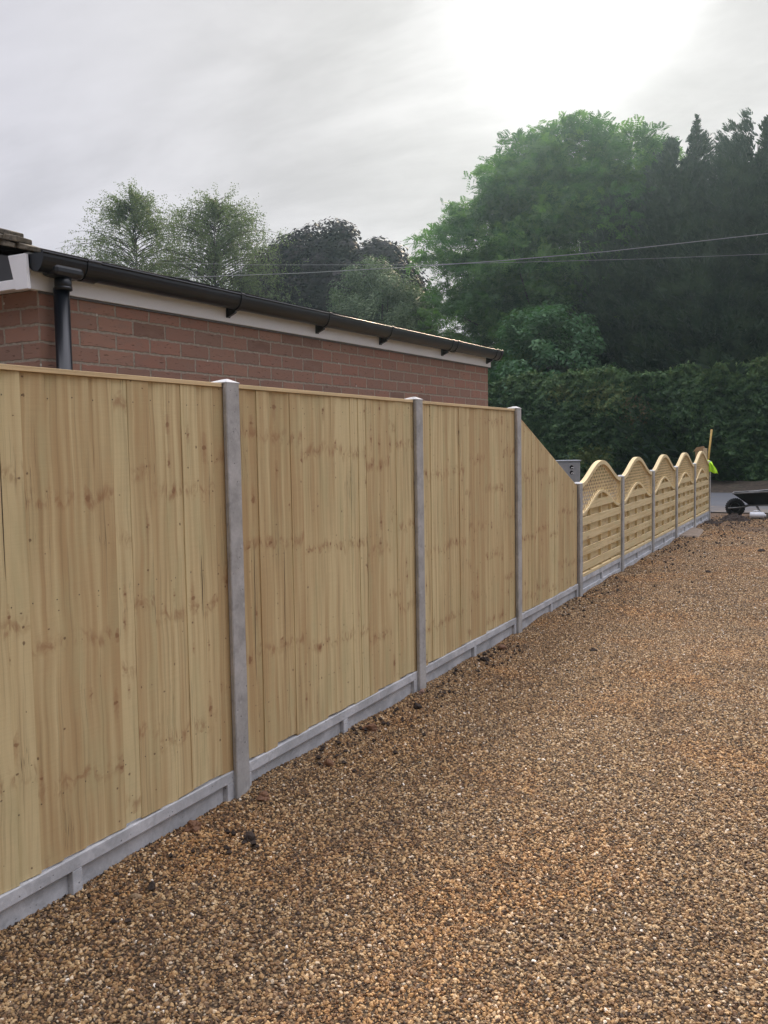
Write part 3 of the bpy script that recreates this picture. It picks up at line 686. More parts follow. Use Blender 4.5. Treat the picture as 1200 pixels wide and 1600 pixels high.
make_panel(2, 'timber panel of upright boards whose top slopes down to the low fence', 1.735, 1.085, 77)

# arched lattice-top panels
def make_arched(label):
    root = empty('arched_fence_panel', (SH, 3*S, 0), label, 'fence panel', 'arched lattice top panels of the low fence')
    y0, y1 = PW-0.012, S+0.012; W = y1-y0; zb = 0.172
    def outer(y): t = (y-y0)/W; return 1.085+0.215*(0.5-0.5*math.cos(2*PI*t))**1.0
    def inner(y): t = (y-y0)/W; return 0.792+0.20*(0.5-0.5*math.cos(2*PI*t))**1.15
    def curved_rail(fz, half, x0, x1, nm):
        mb = MB(); n = 40; P = []
        for i in range(n+1):
            y = y0+W*i/n; dy = 1e-3; sl = (fz(y+dy)-fz(y-dy))/(2*dy); nl = math.hypot(1, sl); ny, nz = -sl/nl, 1/nl
            P.append(((y+ny*half, fz(y)+nz*half), (y-ny*half, fz(y)-nz*half)))
        for i in range(n):
            (a, b), (c, d) = P[i], P[i+1]
            q = lambda p, x: (x, p[0], p[1])
            U = i*0.05
            for quad in ([q(b, x1), q(d, x1), q(c, x1), q(a, x1)], [q(b, x0), q(a, x0), q(c, x0), q(d, x0)], [q(a, x1), q(c, x1), q(c, x0), q(a, x0)], [q(b, x0), q(d, x0), q(d, x1), q(b, x1)]):
                mb.quad(quad, [(p[0]*1.0+p[2]*0.2, U+(0.05 if abs(p[1]-c[0]) < abs(p[1]-a[0]) else 0)) for p in quad], 0, 0.15)
        mb.quad([(x0, *P[0][0]), (x1, *P[0][0]), (x1, *P[0][1]), (x0, *P[0][1])]); mb.quad([(x0, *P[-1][1]), (x1, *P[-1][1]), (x1, *P[-1][0]), (x0, *P[-1][0])])
        return mb.build(nm, WOODARCH, root, bevel=0.002, smooth=False)
    curved_rail(outer, 0.022, -0.088, -0.038, 'domed_top_rail')
    curved_rail(inner, 0.014, -0.082, -0.042, 'domed_mid_rail')
    # frame
    fb = MB(); hv = lambda p: (p[2], p[1])
    fb.box(-0.086, -0.042, y0, y0+0.035, zb+0.031, outer(y0)-0.02, uvf=lambda p: (p[1], p[2]))
    fb.box(-0.086, -0.042, y1-0.035, y1, zb+0.031, outer(y1)-0.02, uvf=lambda p: (p[1], p[2]))
    fb.box(-0.088, -0.040, y0, y1, zb, zb+0.030, uvf=hv)
    fb.build('frame', WOODARCH, root, bevel=0.0015)
    rr = random.Random(5)
    # front and rear slats, with battens between
    def slats(xa, xb_, zs, nm, th):
        sb = MB()
        for (za, zc) in zs:
            # clip by the mid rail
            n = 30; ya, yb = y0+0.030, y1-0.030
            if zc < inner(y0)-0.02:
                off = rr.uniform(0, 30); tn = rr.random()*0.7
                sb.box(xa, xb_, ya, yb, za, zc, 0, tn, uvf=lambda p: (p[2]+p[0]+off, p[1]+off))
            else:
                off = rr.uniform(0, 30); tn = rr.random()*0.7
                for i in range(n):
                    a, b = ya+(yb-ya)*i/n, ya+(yb-ya)*(i+1)/n
                    ta, tb = min(zc, inner(a)-0.004), min(zc, inner(b)-0.004)
                    if ta <= za+0.004 and tb <= za+0.004: continue
                    ta, tb = max(ta, za+0.002), max(tb, za+0.002)
                    sb.hexa([(xa, a, za), (xb_, a, za), (xb_, b, za), (xa, b, za), (xa, a, ta), (xb_, a, ta), (xb_, b, tb), (xa, b, tb)], 0, tn, uvf=lambda p: (p[2]+p[0]+off, p[1]+off))
        sb.build(nm, WOODARCH, root)
    fr = [(0.232+0.152*i, 0.232+0.152*i+0.080) for i in range(5)]
    rf = [(0.232+0.152*i-0.080, 0.232+0.152*i+0.004) for i in range(0, 6)]
    rf[0] = (0.204, 0.236)
    slats(-0.050, -0.040, fr, 'front_slats', 0)
    slats(-0.090, -0.080, rf, 'rear_slats', 0)
    for y, w2 in [(y0+W*i/4, 0.011) for i in (1, 2, 3)]+[(y0+0.045, 0.009), (y1-0.045, 0.009)]:
        bt = MB(); bt.box(-0.0795, -0.0505, y-w2, y+w2, zb+0.031, inner(y)-0.012, uvf=lambda p: (p[1], p[2])); bt.build('batten', WOODARCH, root)
    # lattice
    lt = MB(); sp = 0.0; hw = 0.0055
    for sgn, xa, xb_ in ((1, -0.064, -0.059), (-1, -0.0585, -0.0535)):
        c = -3.0
        while c < 4.0:
            c += 0.072
            run = None
            n = 400
            for i in range(n+1):
                y = y0+0.03+(W-0.06)*i/n; z = sgn*(y-y0)+c
                ins = (i < n) and inner(y)+0.006 < z < outer(y)-0.006
                if ins and run is None: run = (y, z)
                if not ins and run is not None:
                    ye, ze = y, z
                    if ye-run[0] > 0.008:
                        cx = (xa+xb_)/2; L2 = Vector((0, ye-run[0], ze-run[1]))/2; d = L2.normalized()
                        lt.obox((cx, (run[0]+ye)/2, (run[1]+ze)/2), ((xb_-xa)/2, 0, 0), L2, Vector((0, -d.z, d.y))*hw, 0, rr.random()*0.6)
                    run = None
    lt.build('lattice', WOODARCH, root)
    return root
al = ['first arched lattice-top panel, nearest and widest of the five', 'second arched lattice-top panel from the sloping panel', 'middle one of the five arched lattice-top panels',
      'fourth arched lattice-top panel, next to last', 'last and smallest arched lattice-top panel, beside the fluorescent cloth']
ap = make_arched(al[0])
for i in range(1, 5): copy_thing(ap, (SH, (3+i)*S, 0), al[i])

# ------------------------------------------------------------------ bungalow
K = 0.0415; B_ANG = -math.atan(K)
HX, HY = -0.807, -0.235
house = empty('brick_bungalow', (HX, HY, 0), 'red brick bungalow with white fascia and black gutter rising behind the tall fence', 'house', rz=B_ANG)
# local frame: +y along the wall, +x outward, roof rises towards -x
WL, DP, ZT = 5.0, 5.2, 2.212
wb = MB(); sc = 1.0
def wq(a, b, u0, u1):
    wb.quad([(a[0], a[1], -0.2), (b[0], b[1], -0.2), (b[0], b[1], ZT), (a[0], a[1], ZT)], [(u0, -0.2+0.034), (u1, -0.2+0.034), (u1, ZT+0.034), (u0, ZT+0.034)])
wq((0, 0), (0, WL), 0.0, WL); wq((-DP, 0), (0, 0), -DP, 0.0); wq((0, WL), (-DP, WL), WL, WL+DP); wq((-DP, WL), (-DP, 0), 0, WL)
wb.build('wall', BRICK, house)
fb = MB(); fb.box(-0.02, 0.018, -0.05, WL+0.03, ZT-0.004, ZT+0.150)
fb.build('fascia', WHITE_PVC, house, bevel=0.002)
tb = MB(); tb.box(0.0005, 0.010, 0.002, WL-0.002, ZT-0.014, ZT-0.0045); tb.build('fascia_lower_trim', mat_simple('dark_grey_trim', (0.12, 0.12, 0.12), 0.7), house)  # dark grey strip along the lower edge of the fascia
# boxed end, soffit along the gable and dark gable cladding
bb = MB(); GY = -0.075
bb.hexa([(-0.025, GY-.018, ZT-0.012), (0.05, GY-.018, ZT-0.012), (0.05, GY, ZT-0.012), (-0.025, GY, ZT-0.012), (-0.065, GY-.018, ZT+0.135), (0.04, GY-.018, ZT+0.135), (0.04, GY, ZT+0.135), (-0.065, GY, ZT+0.135)])
bb.box(-DP, -0.026, GY-.014, GY-.001, ZT-0.006, ZT+0.035)
bb.box(-DP, 0.017, GY+.001, -0.001, ZT+0.001, ZT+0.010)
bb.build('box_end', WHITE_PVC, house, bevel=0.002)
PIT = math.tan(math.radians(13.6)); EZ = ZT+0.150
cb = MB()
for yy in (GY-.010, GY-.002):
    P = [(-0.042, yy, ZT+0.0355), (-0.069, yy, EZ-0.015), (-DP/2, yy, EZ-0.02+PIT*DP/2), (-DP, yy, EZ-0.03), (-DP, yy, ZT+0.0355)]
    cb.quad(P if yy < GY-.005 else P[::-1])
cb.build('gable_cladding', DARK_CLAD, house, fix=False)
# gutter: half round, with brackets, outlet, stop ends
def gutter():
    mb = MB(); ya, yb = -0.07, WL+0.07; r = 0.052; cx, cz = 0.074, ZT+0.135; n = 14; th = 0.004
    prof_o = [(cx+math.cos(PI+PI*i/n)*r, cz+math.sin(PI+PI*i/n)*r*1.45) for i in range(n+1)]
    prof_i = [(cx+math.cos(PI+PI*i/n)*(r-th), cz+math.sin(PI+PI*i/n)*(r*1.45-th)) for i in range(n+1)]
    P = prof_o+prof_i[::-1]; m_ = len(P)
    for i in range(m_):
        j = (i+1) % m_; mb.quad([(P[i][0], ya, P[i][1]), (P[j][0], ya, P[j][1]), (P[j][0], yb, P[j][1]), (P[i][0], yb, P[i][1])])
    for y in (ya, yb):    # stop ends
        for i in range(n): mb.quad([(cx, y, cz), (prof_o[i][0], y, prof_o[i][1]), (prof_o[i+1][0], y, prof_o[i+1][1])])
    # rolled front bead
    mb.tube([(cx+r, ya, cz), (cx+r, yb, cz)], 0.005, 8)
    g = mb.build('gutter', BLACK_PVC, house, smooth=False)
    for p in g.data.polygons: p.use_smooth = True
    def bracket(y, w_, wide=False):
        b = MB(); ro = r+0.005
        po = [(cx+math.cos(PI+PI*i/n)*ro, cz+math.sin(PI+PI*i/n)*(ro*1.45)) for i in range(n+1)]
        pi_ = [(cx+math.cos(PI+PI*i/n)*(r+.001), cz+math.sin(PI+PI*i/n)*((r+.001)*1.45)) for i in range(n+1)]
        for i in range(n):
            b.quad([(po[i][0], y-w_, po[i][1]), (po[i+1][0], y-w_, po[i+1][1]), (po[i+1][0], y+w_, po[i+1][1]), (po[i][0], y+w_, po[i][1])])
            for yy in (y-w_, y+w_): b.quad([(po[i][0], yy, po[i][1]), (po[i+1][0], yy, po[i+1][1]), (pi_[i+1][0], yy, pi_[i+1][1]), (pi_[i][0], yy, pi_[i][1])])
        if not wide:  # fixing foot against the fascia, below the gutter
            b.hexa([(0.0185, y-w_, cz-0.115), (0.026, y-w_, cz-0.115), (0.026, y+w_, cz-0.115), (0.0185, y+w_, cz-0.115), (0.0185, y-w_, cz-0.02), (0.03, y-w_, cz-0.05), (0.03, y+w_, cz-0.05), (0.0185, y+w_, cz-0.02)])
            b.hexa([(0.026, y-w_*.6, cz-0.112), (0.075, y-w_*.6, cz-0.092), (0.075, y+w_*.6, cz-0.092), (0.026, y+w_*.6, cz-0.112), (0.026, y-w_*.6, cz-0.06), (0.075, y-w_*.6, cz-0.072), (0.075, y+w_*.6, cz-0.072), (0.026, y+w_*.6, cz-0.06)])
        b.tube([(cx+r, y-w_, cz+0.002), (cx+r, y+w_, cz+0.002)], 0.008, 8)
        b.build('gutter_bracket', BLACK_PVC, g)
    for y in (1.27, 2.16, 2.98, 4.00, 4.93): bracket(y, 0.014)
    for y in (4.10, 5.04): bracket(y, 0.018, True)
    bracket(0.21, 0.04, True)
    ob = MB(); ob.box(0.030, 0.122, -0.01, 0.16, cz-0.084, cz-0.03); ob.build('running_outlet', BLACK_PVC, g, bevel=0.02)
    sb = MB(); sb.tube([(cx, 0.075, cz-0.08), (cx, 0.075, cz-0.135)], 0.0365, 16); sb.tube([(cx, 0.075, cz-0.12), (cx, 0.075, cz-0.135)], 0.038, 16)
    sb.build('outlet_spigot', BLACK_PVC, g, smooth=True)
gutter()
dpb = MB(); dpb.tube([(0.062, 0.075, ZT+0.01), (0.062, 0.075, 0.05)], 0.034, 20); dp_ = dpb.build('downpipe', BLACK_PVC, house, smooth=True)
# roof with tile courses
def roof():
    mb = MB(); rr = random.Random(4)
    xe, ze = 0.055, EZ+0.002; y0, y1 = -0.085, WL+0.03; g_ = 0.32; nrow = 9; th = 0.014; tw = 0.30
    for r_ in range(nrow):
        xa = xe-g_*r_; za = ze+PIT*g_*r_
        xb = max(xa-g_-0.03, -DP/2); zb = za+PIT*(xa-xb)
        y = y0
        while y < y1-0.01:
            yb = min(y+tw, y1); j = rr.uniform(-.003, .003); jj = rr.uniform(-.004, .004)
            a0, a1 = (xa+jj), xb
            mb.hexa([(a0, y+.001, za+j), (a0, yb-.001, za+j), (a1, yb-.001, zb-0.012+j), (a1, y+.001, zb-0.012+j),
                     (a0, y+.001, za+th+j), (a0, yb-.001, za+th+j), (a1, yb-.001, zb-0.012+th+j), (a1, y+.001, zb-0.012+th+j)])
            y = yb
    # rear slope
    mb.hexa([(-DP/2, y0, EZ+PIT*(DP/2+xe)), (-DP/2, y1, EZ+PIT*(DP/2+xe)), (-DP-xe, y1, EZ), (-DP-xe, y0, EZ), (-DP/2, y0, EZ+PIT*(DP/2+xe)+.03), (-DP/2, y1, EZ+PIT*(DP/2+xe)+.03), (-DP-xe, y1, EZ+.03), (-DP-xe, y0, EZ+.03)])
    rf = mb.build('roof', TILE, house)
    vb = MB(); rr = random.Random(8)   # ragged bedded verge, two layers
    for lay, (dz, hh, yo) in enumerate(((-0.014, 0.026, -0.100), (0.012, 0.026, -0.108), (0.036, 0.022, -0.100))):
        x = 0.055-0.05*lay
        while x > -DP/2:
            ln = rr.uniform(0.05, 0.12); x2 = x-ln; zc = EZ+PIT*(0.055-x)+dz+0.010; jt = rr.uniform(-.006, .008)
            vb.hexa([(x2, yo+jt, zc+PIT*ln), (x, yo+jt, zc), (x, -0.02, zc), (x2, -0.02, zc+PIT*ln), (x2+.004, yo+jt+.004, zc+PIT*ln+hh), (x, yo+jt+.006, zc+hh*rr.uniform(.7, 1.0)), (x, -0.02, zc+hh*.8), (x2+.004, -0.02, zc+PIT*ln+hh)])
            x = x2
    vb.build('verge', VERGE, rf, bevel=0.004)
    rg = MB(); rg.tube([(-DP/2, y0, EZ+PIT*(DP/2+.05)+0.0), (-DP/2, y1, EZ+PIT*(DP/2+.05)+0.0)], 0.09, 12); rg.build('ridge', TILE, rf)
roof()

# ------------------------------------------------------------------ foliage builder
def leaf_mesh(name, C_, A, B, tone, mat, parent=None):
    """C_ centres (n,3), A/B half-axis vectors (n,3): rhombic leaves with a fold."""
    n = len(C_)
    V = np.empty((n, 4, 3)); V[:, 0] = C_-A; V[:, 1] = C_+B*1.0-A*0.1; V[:, 2] = C_+A; V[:, 3] = C_-B-A*0.1
    me = bpy.data.meshes.new(name)
    me.vertices.add(n*4); me.vertices.foreach_set('co', V.ravel())
    me.loops.add(n*4); me.loops.foreach_set('vertex_index', np.arange(n*4, dtype=np.int32))
    me.polygons.add(n); me.polygons.foreach_set('loop_start', np.arange(0, n*4, 4, dtype=np.int32)); me.polygons.foreach_set('loop_total', np.full(n, 4, dtype=np.int32))
    me.materials.append(mat); a = me.attributes.new('tone', 'FLOAT', 'FACE'); a.data.foreach_set('value', np.clip(tone, 0, 1).astype(np.float32))
    me.update(calc_edges=True)
    o = bpy.data.objects.new(name, me); COL.objects.link(o)
    if parent is not None: o.parent = parent
    return o
def unit(a): return a/np.maximum(np.linalg.norm(a, axis=-1, keepdims=True), 1e-9)
def rand_unit(R, n): return unit(R.normal(size=(n, 3)))
def perp(R, A): return unit(np.cross(A, rand_unit(R, len(A))))
def trunk_mesh(root, h, r0, limbs, R, mat, base=(0, 0, 0)):
    mb = MB(); pts = []; x = y = 0
    for i in range(8):
        pts.append((base[0]+x, base[1]+y, h*i/7)); x += R.normal()*0.03*h/7; y += R.normal()*0.03*h/7
    mb.tube(pts, [r0*(1-0.75*i/7) for i in range(8)], 10)
    mb.build('trunk', mat, root, smooth=True)
    lb = MB()
    for tgt in limbs:
        t0 = R.uniform(0.25, 0.9); s = Vector(pts[int(t0*7)]); e = Vector(tgt)
        mid = s.lerp(e, 0.5)+Vector((R.normal()*.15, R.normal()*.15, R.uniform(0, .5)))
        r = r0*0.38*(1-t0*0.4); P = [s, s.lerp(mid, .5)+Vector((0, 0, .1)), mid, mid.lerp(e, .5)+Vector((R.normal()*.1, R.normal()*.1, .05)), e]
        lb.tube(P, [r, r*.75, r*.5, r*.3, r*.12], 6, cap=False)
    lb.build('limbs', mat, root)

def broadleaf(name, loc, label, R, cz, rad, nclump, clump_r, nleaf, lsize, mat, h_trunk, r_trunk, flat=0.65, power=2.4, shell=0.55, cat='tree', lumps=9, bark=None, aspect=0.5, pinnate=False, group=None, cut=None):
    root = empty(name, loc, label, cat, group)
    rx, ry, rz = rad
    # lobed envelope: unit directions with lump centres
    lc = rand_unit(R, lumps); la = R.uniform(0.05, 0.22, lumps)
    d = rand_unit(R, nclump*2); d = d[d[:, 2] > -0.75][:nclump]
    lump = 0.86+(np.exp(-(1-d@lc.T)*7)*la).sum(1)
    rr_ = (shell+(1-shell)*R.uniform(0, 1, len(d))**0.5)*lump
    sup = (np.abs(d)**power).sum(1)**(-1/power)
    cen = d*sup[:, None]*rr_[:, None]*np.array([rx, ry, rz])+np.array([0, 0, cz])
    if cut is not None: cen = cen[cut(cen)]
    m_ = len(cen); dd = unit(cen-np.array([0, 0, cz]))
    limbs = [cen[i] for i in R.choice(m_, min(26, m_), replace=False)]
    trunk_mesh(root, h_trunk, r_trunk, limbs, R, bark or BARK)
    ctone = np.clip(R.uniform(0, 1, m_), 0, 1)
    k = nleaf
    cr = clump_r*R.uniform(0.65, 1.25, m_)
    if not pinnate:
        off = rand_unit(R, m_*k).reshape(m_, k, 3)*(R.uniform(0.25, 1, (m_, k, 1))**0.6)
        off[..., 2] *= flat
        P = (cen[:, None]+off*cr[:, None, None]).reshape(-1, 3)
        out_ = unit((off+dd[:, None]*0.6).reshape(-1, 3)+R.normal(size=(m_*k, 3))*0.5)
        nrm = unit(out_+np.array([0, 0, 0.6])); A = perp(R, nrm); B = np.cross(nrm, A)
        s = lsize*R.uniform(0.6, 1.3, (m_*k, 1))
        tone = np.repeat(ctone, k)*0.55+R.uniform(0, 0.45, m_*k)
        leaf_mesh('crown', P, A*s, B*s*aspect, tone, mat, root)
    else:
        # rosettes of compound leaves: each clump carries several sprays
        ns = nleaf; Cc = np.repeat(cen, ns, 0)+rand_unit(R, m_*ns)*np.repeat(cr, ns)[:, None]*R.uniform(0.3, 1, (m_*ns, 1))*np.array([1, 1, flat])
        dirs = unit(np.repeat(dd, ns, 0)*0.5+rand_unit(R, m_*ns)+np.array([0, 0, 0.1]))
        tt = np.repeat(ctone, ns)
        Ps, As, Bs, Ts = [], [], [], []
        L = R.uniform(0.28, 0.46, (len(Cc), 1)); side = perp(R, dirs); side[:, 2] *= 0.4; side = unit(side)
        nl = 6
        for j in range(nl):
            t = (j+0.5)/nl
            cpos = Cc+dirs*L*t+np.array([0, 0, -0.22])*L*t*t
            for sg in (-1, 1):
                ax = unit(side*sg+dirs*0.35+np.array([0, 0, -0.25]))
                ll = lsize*(1.15-0.5*abs(t-0.5)*2)*R.uniform(0.8, 1.2, (len(Cc), 1))
                Ps.append(cpos+ax*ll); As.append(ax*ll); nn_ = unit(np.cross(ax, dirs)); Bs.append(np.cross(nn_, ax)*ll*aspect); Ts.append(tt*0.75+R.uniform(0, 0.25, len(Cc)))
        leaf_mesh('crown', np.concatenate(Ps), np.concatenate(As), np.concatenate(Bs), np.concatenate(Ts), mat, root)
    return root

R = np.random.RandomState(12)
GT = 'trees beyond the road'
broadleaf('walnut_tree', (-7.5, 33.5, 0), 'broad bright green tree with feathery compound leaves, largest crown in the photo', R, 7.3, (4.85, 3.8, 6.35), 1500, 0.78, 40, 0.062, L_WALNUT, 9.0, 0.32,
          flat=0.42, power=2.6, shell=0.3, lumps=16, aspect=0.42, pinnate=True, group=GT)
broadleaf('leafy_shrub', (-6.9, 28.3, 0), 'light green rounded leafy shrub standing above the hedge at the end of the house wall', R, 3.6, (2.15, 1.6, 2.95), 130, 0.55, 120, 0.085, L_SHRUB, 3.6, 0.1,
          flat=0.7, power=2.2, cat='shrub', lumps=8, aspect=0.5)
broadleaf('copper_beech_tree', (-18.6, 33.5, 0), 'dark purple leaved tree behind the house roof', R, 7.0, (4.9, 3.2, 4.05), 680, 0.7, 190, 0.11, L_PURPLE, 8.0, 0.3, flat=0.65, power=2.6, lumps=12, group=GT, aspect=0.6)
broadleaf('evergreen_tree', (-14.2, 29.5, 0), 'round grey green bushy tree in front of the purple one', R, 5.4, (2.3, 2.0, 3.1), 420, 0.42, 190, 0.055, L_EVERG, 5.0, 0.2, flat=1.25, power=2.2, lumps=14, shell=0.5, group=GT, aspect=0.4)

def birch(loc, label, h, spread, seed, ntw):
    R = np.random.RandomState(seed); root = empty('birch_tree', loc, label, 'tree', 'airy birches behind the roof')
    mb = MB(); pts = [(math.sin(i*.7+seed)*.12, math.cos(i*.9+seed)*.1, h*0.97*i/12) for i in range(13)]
    mb.tube(pts, [0.13*(1-i/12.5) for i in range(13)], 8); mb.build('trunk', BARK_B, root, smooth=True)
    lb = MB(); Ps, As, Bs, Ts = [], [], [], []
    for b in range(ntw):
        t = R.uniform(0.5, 0.99); z = h*t-0.35; az = R.uniform(0, 2*PI); ln = spread*(1-t**4)**0.8*R.uniform(0.45, 1.1)+0.3
        d = np.array([math.cos(az), math.sin(az), 0.75]); d /= np.linalg.norm(d)
        s = np.array([math.sin(t*8.4+seed)*.1, 0, z]); P = []
        for i in range(6):
            q = i/5; P.append(s+d*ln*q+np.array([0, 0, -0.45*ln*q*q]))
        lb.tube([tuple(p) for p in P], [0.022*(1-t*.6), .017, .012, .009, .006, .003], 4, cap=False)
        for k in range(9):     # hanging twigs
            q = R.uniform(0.25, 1.0); i = min(int(q*5), 4); p = P[i]+(P[i+1]-P[i])*(q*5-i)
            tl = R.uniform(0.25, 0.75); w_ = np.array([R.normal()*.18+d[0]*.3, R.normal()*.18+d[1]*.3, -1.0]); w_ /= np.linalg.norm(w_)
            if R.uniform() < 0.3: w_ = unit(np.array([d[0], d[1], R.uniform(0, 1)]))
            n = int(tl*34); tt = R.uniform(0, 1, (n, 1)); c = p+w_*tl*tt+R.normal(size=(n, 3))*0.045
            Ps.append(c); A = rand_unit(R, n); A[:, 2] -= .5; A = unit(A); sz = R.uniform(0.022, 0.036, (n, 1)); As.append(A*sz); Bs.append(perp(R, A)*sz*.7); Ts.append(R.uniform(0, 1, n)*.5+R.uniform()*.5)
    lb.build('limbs', BARK, root)
    leaf_mesh('crown', np.concatenate(Ps), np.concatenate(As), np.concatenate(Bs), np.concatenate(Ts), L_BIRCH, root)
birch((-22.9, 25.5, 0), 'tall thin airy birch, leftmost tree in the photo', 11.9, 4.4, 3, 300)
birch((-19.3, 25.8, 0), 'second airy birch with drooping twigs, right beside the leftmost tree', 11.3, 4.9, 6, 360)

def cypress(loc, label, h, rbase, seed, nb, rtop=0.12, z0=0.4, power=0.75, spire=False):
    R = np.random.RandomState(seed); root = empty('cypress_tree', loc, label, 'tree', GT)
    mb = MB(); mb.tube([(0, 0, 0), (0.05, 0, h*.5), (0, 0.03, h*.99)], [rbase*.10, rbase*.05, .012], 8); mb.build('trunk', BARK, root, smooth=True)
    n = nb; t = R.uniform(0, 1, n)**0.85; z = z0+(h-z0)*t
    az = R.uniform(0, 2*PI, n); cl_ = np.sin(az*5+z*2.6+seed)*np.sin(z*3.4-az*3+seed*2); lump = 0.88+0.20*np.sin(az*3+z*1.1+seed)+0.17*cl_+0.1*np.sin(z*6+az*2)
    rad = (rbase*(1-t)**power+rtop)*lump*np.where(R.uniform(0, 1, n) < 0.35, R.uniform(0.35, 0.8, n), R.uniform(0.75, 1.12, n))
    tip = np.stack([np.cos(az)*rad, np.sin(az)*rad, z+0.7*t**3*np.sin(az*2+seed)+0.35*t**2*np.sin(az*5)], 1)
    d = unit(np.stack([np.cos(az), np.sin(az), R.uniform(0.1, 1.3, n)+0.9*t], 1)); L = R.uniform(0.3, 0.95, (n, 1))*(0.55+0.55*(1-t[:, None]))
    side = unit(np.cross(d, np.array([0, 0, 1.0]))+R.normal(size=(n, 3))*.35)
    ct = np.clip(0.5+0.5*cl_+R.normal(size=n)*.15, 0, 1); Ps, As, Bs, Ts = [], [], [], []
    for j in range(6):
        q = (j+.4)/6
        for sg in (-1, 1):
            ax = unit(d*1.0+side*sg*(0.9-.3*q)+np.array([0, 0, -.12])); ll = L*0.30*(1-q*.65)*R.uniform(.7, 1.3, (n, 1))
            p = tip-d*L*(0.7-q)+np.array([0, 0, -.15])*L*q
            Ps.append(p+ax*ll); As.append(ax*ll); Bs.append(unit(np.cross(np.cross(ax, d+R.normal(size=(n, 3))*.3), ax))*ll*.3); Ts.append(ct*.7+R.uniform(0, .3, n))
    if spire:     # thin leader with tiers of short feathery branchlets
        mb = MB(); mb.tube([(0.5, 0, h-1.2), (0.53, 0, h), (0.50, 0, h+1.25)], [.04, .025, .008], 6); mb.build('leader', BARK, root)
        m_ = 620; q = R.uniform(0, 1, m_); zz = h-0.9+2.1*q; zz = np.round(zz*6)/6+R.normal(size=m_)*.03; a_ = R.uniform(0, 2*PI, m_); rr_ = (0.50*(1-q)**0.9+.03)*R.uniform(.3, 1.1, m_)
        c_ = np.stack([0.52+np.cos(a_)*rr_, np.sin(a_)*rr_, zz+rr_*.45], 1); ax = unit(np.stack([np.cos(a_), np.sin(a_), R.uniform(.1, .9, m_)], 1)+R.normal(size=(m_, 3))*.3); ll = R.uniform(.05, .12, (m_, 1))
        Ps.append(c_); As.append(ax*ll); Bs.append(perp(R, ax)*ll*.35); Ts.append(R.uniform(0, 1, m_))
    leaf_mesh('crown', np.concatenate(Ps), np.concatenate(As), np.concatenate(Bs), np.concatenate(Ts), L_CONIFER, root)
cypress((-3.0, 30.6, 0), 'dark cypress with one thin feathery leader sticking up beside the broad green tree', 11.3, 2.6, 1, 9000, rtop=0.3, power=0.45, spire=True)
cypress((-0.5, 30.2, 0), 'tall dense dark cypress at the right edge of the photo', 11.4, 3.3, 2, 12000, rtop=0.5, power=0.42)
cypress((2.6, 30.6, 0), 'dark cypress mostly outside the right edge', 12.9, 3.0, 4, 8000, rtop=0.4, power=0.45)
cypress((-4.9, 30.8, 0), 'shorter dark conifer filling the gap below the broad green crown, just over the hedge', 9.6, 2.7, 5, 7000, rtop=0.4, power=0.5)
cypress((-1.6, 29.0, 0), 'low spreading dark conifer right behind the hedge top on the right', 7.8, 3.0, 6, 7000, rtop=0.4, power=0.5)

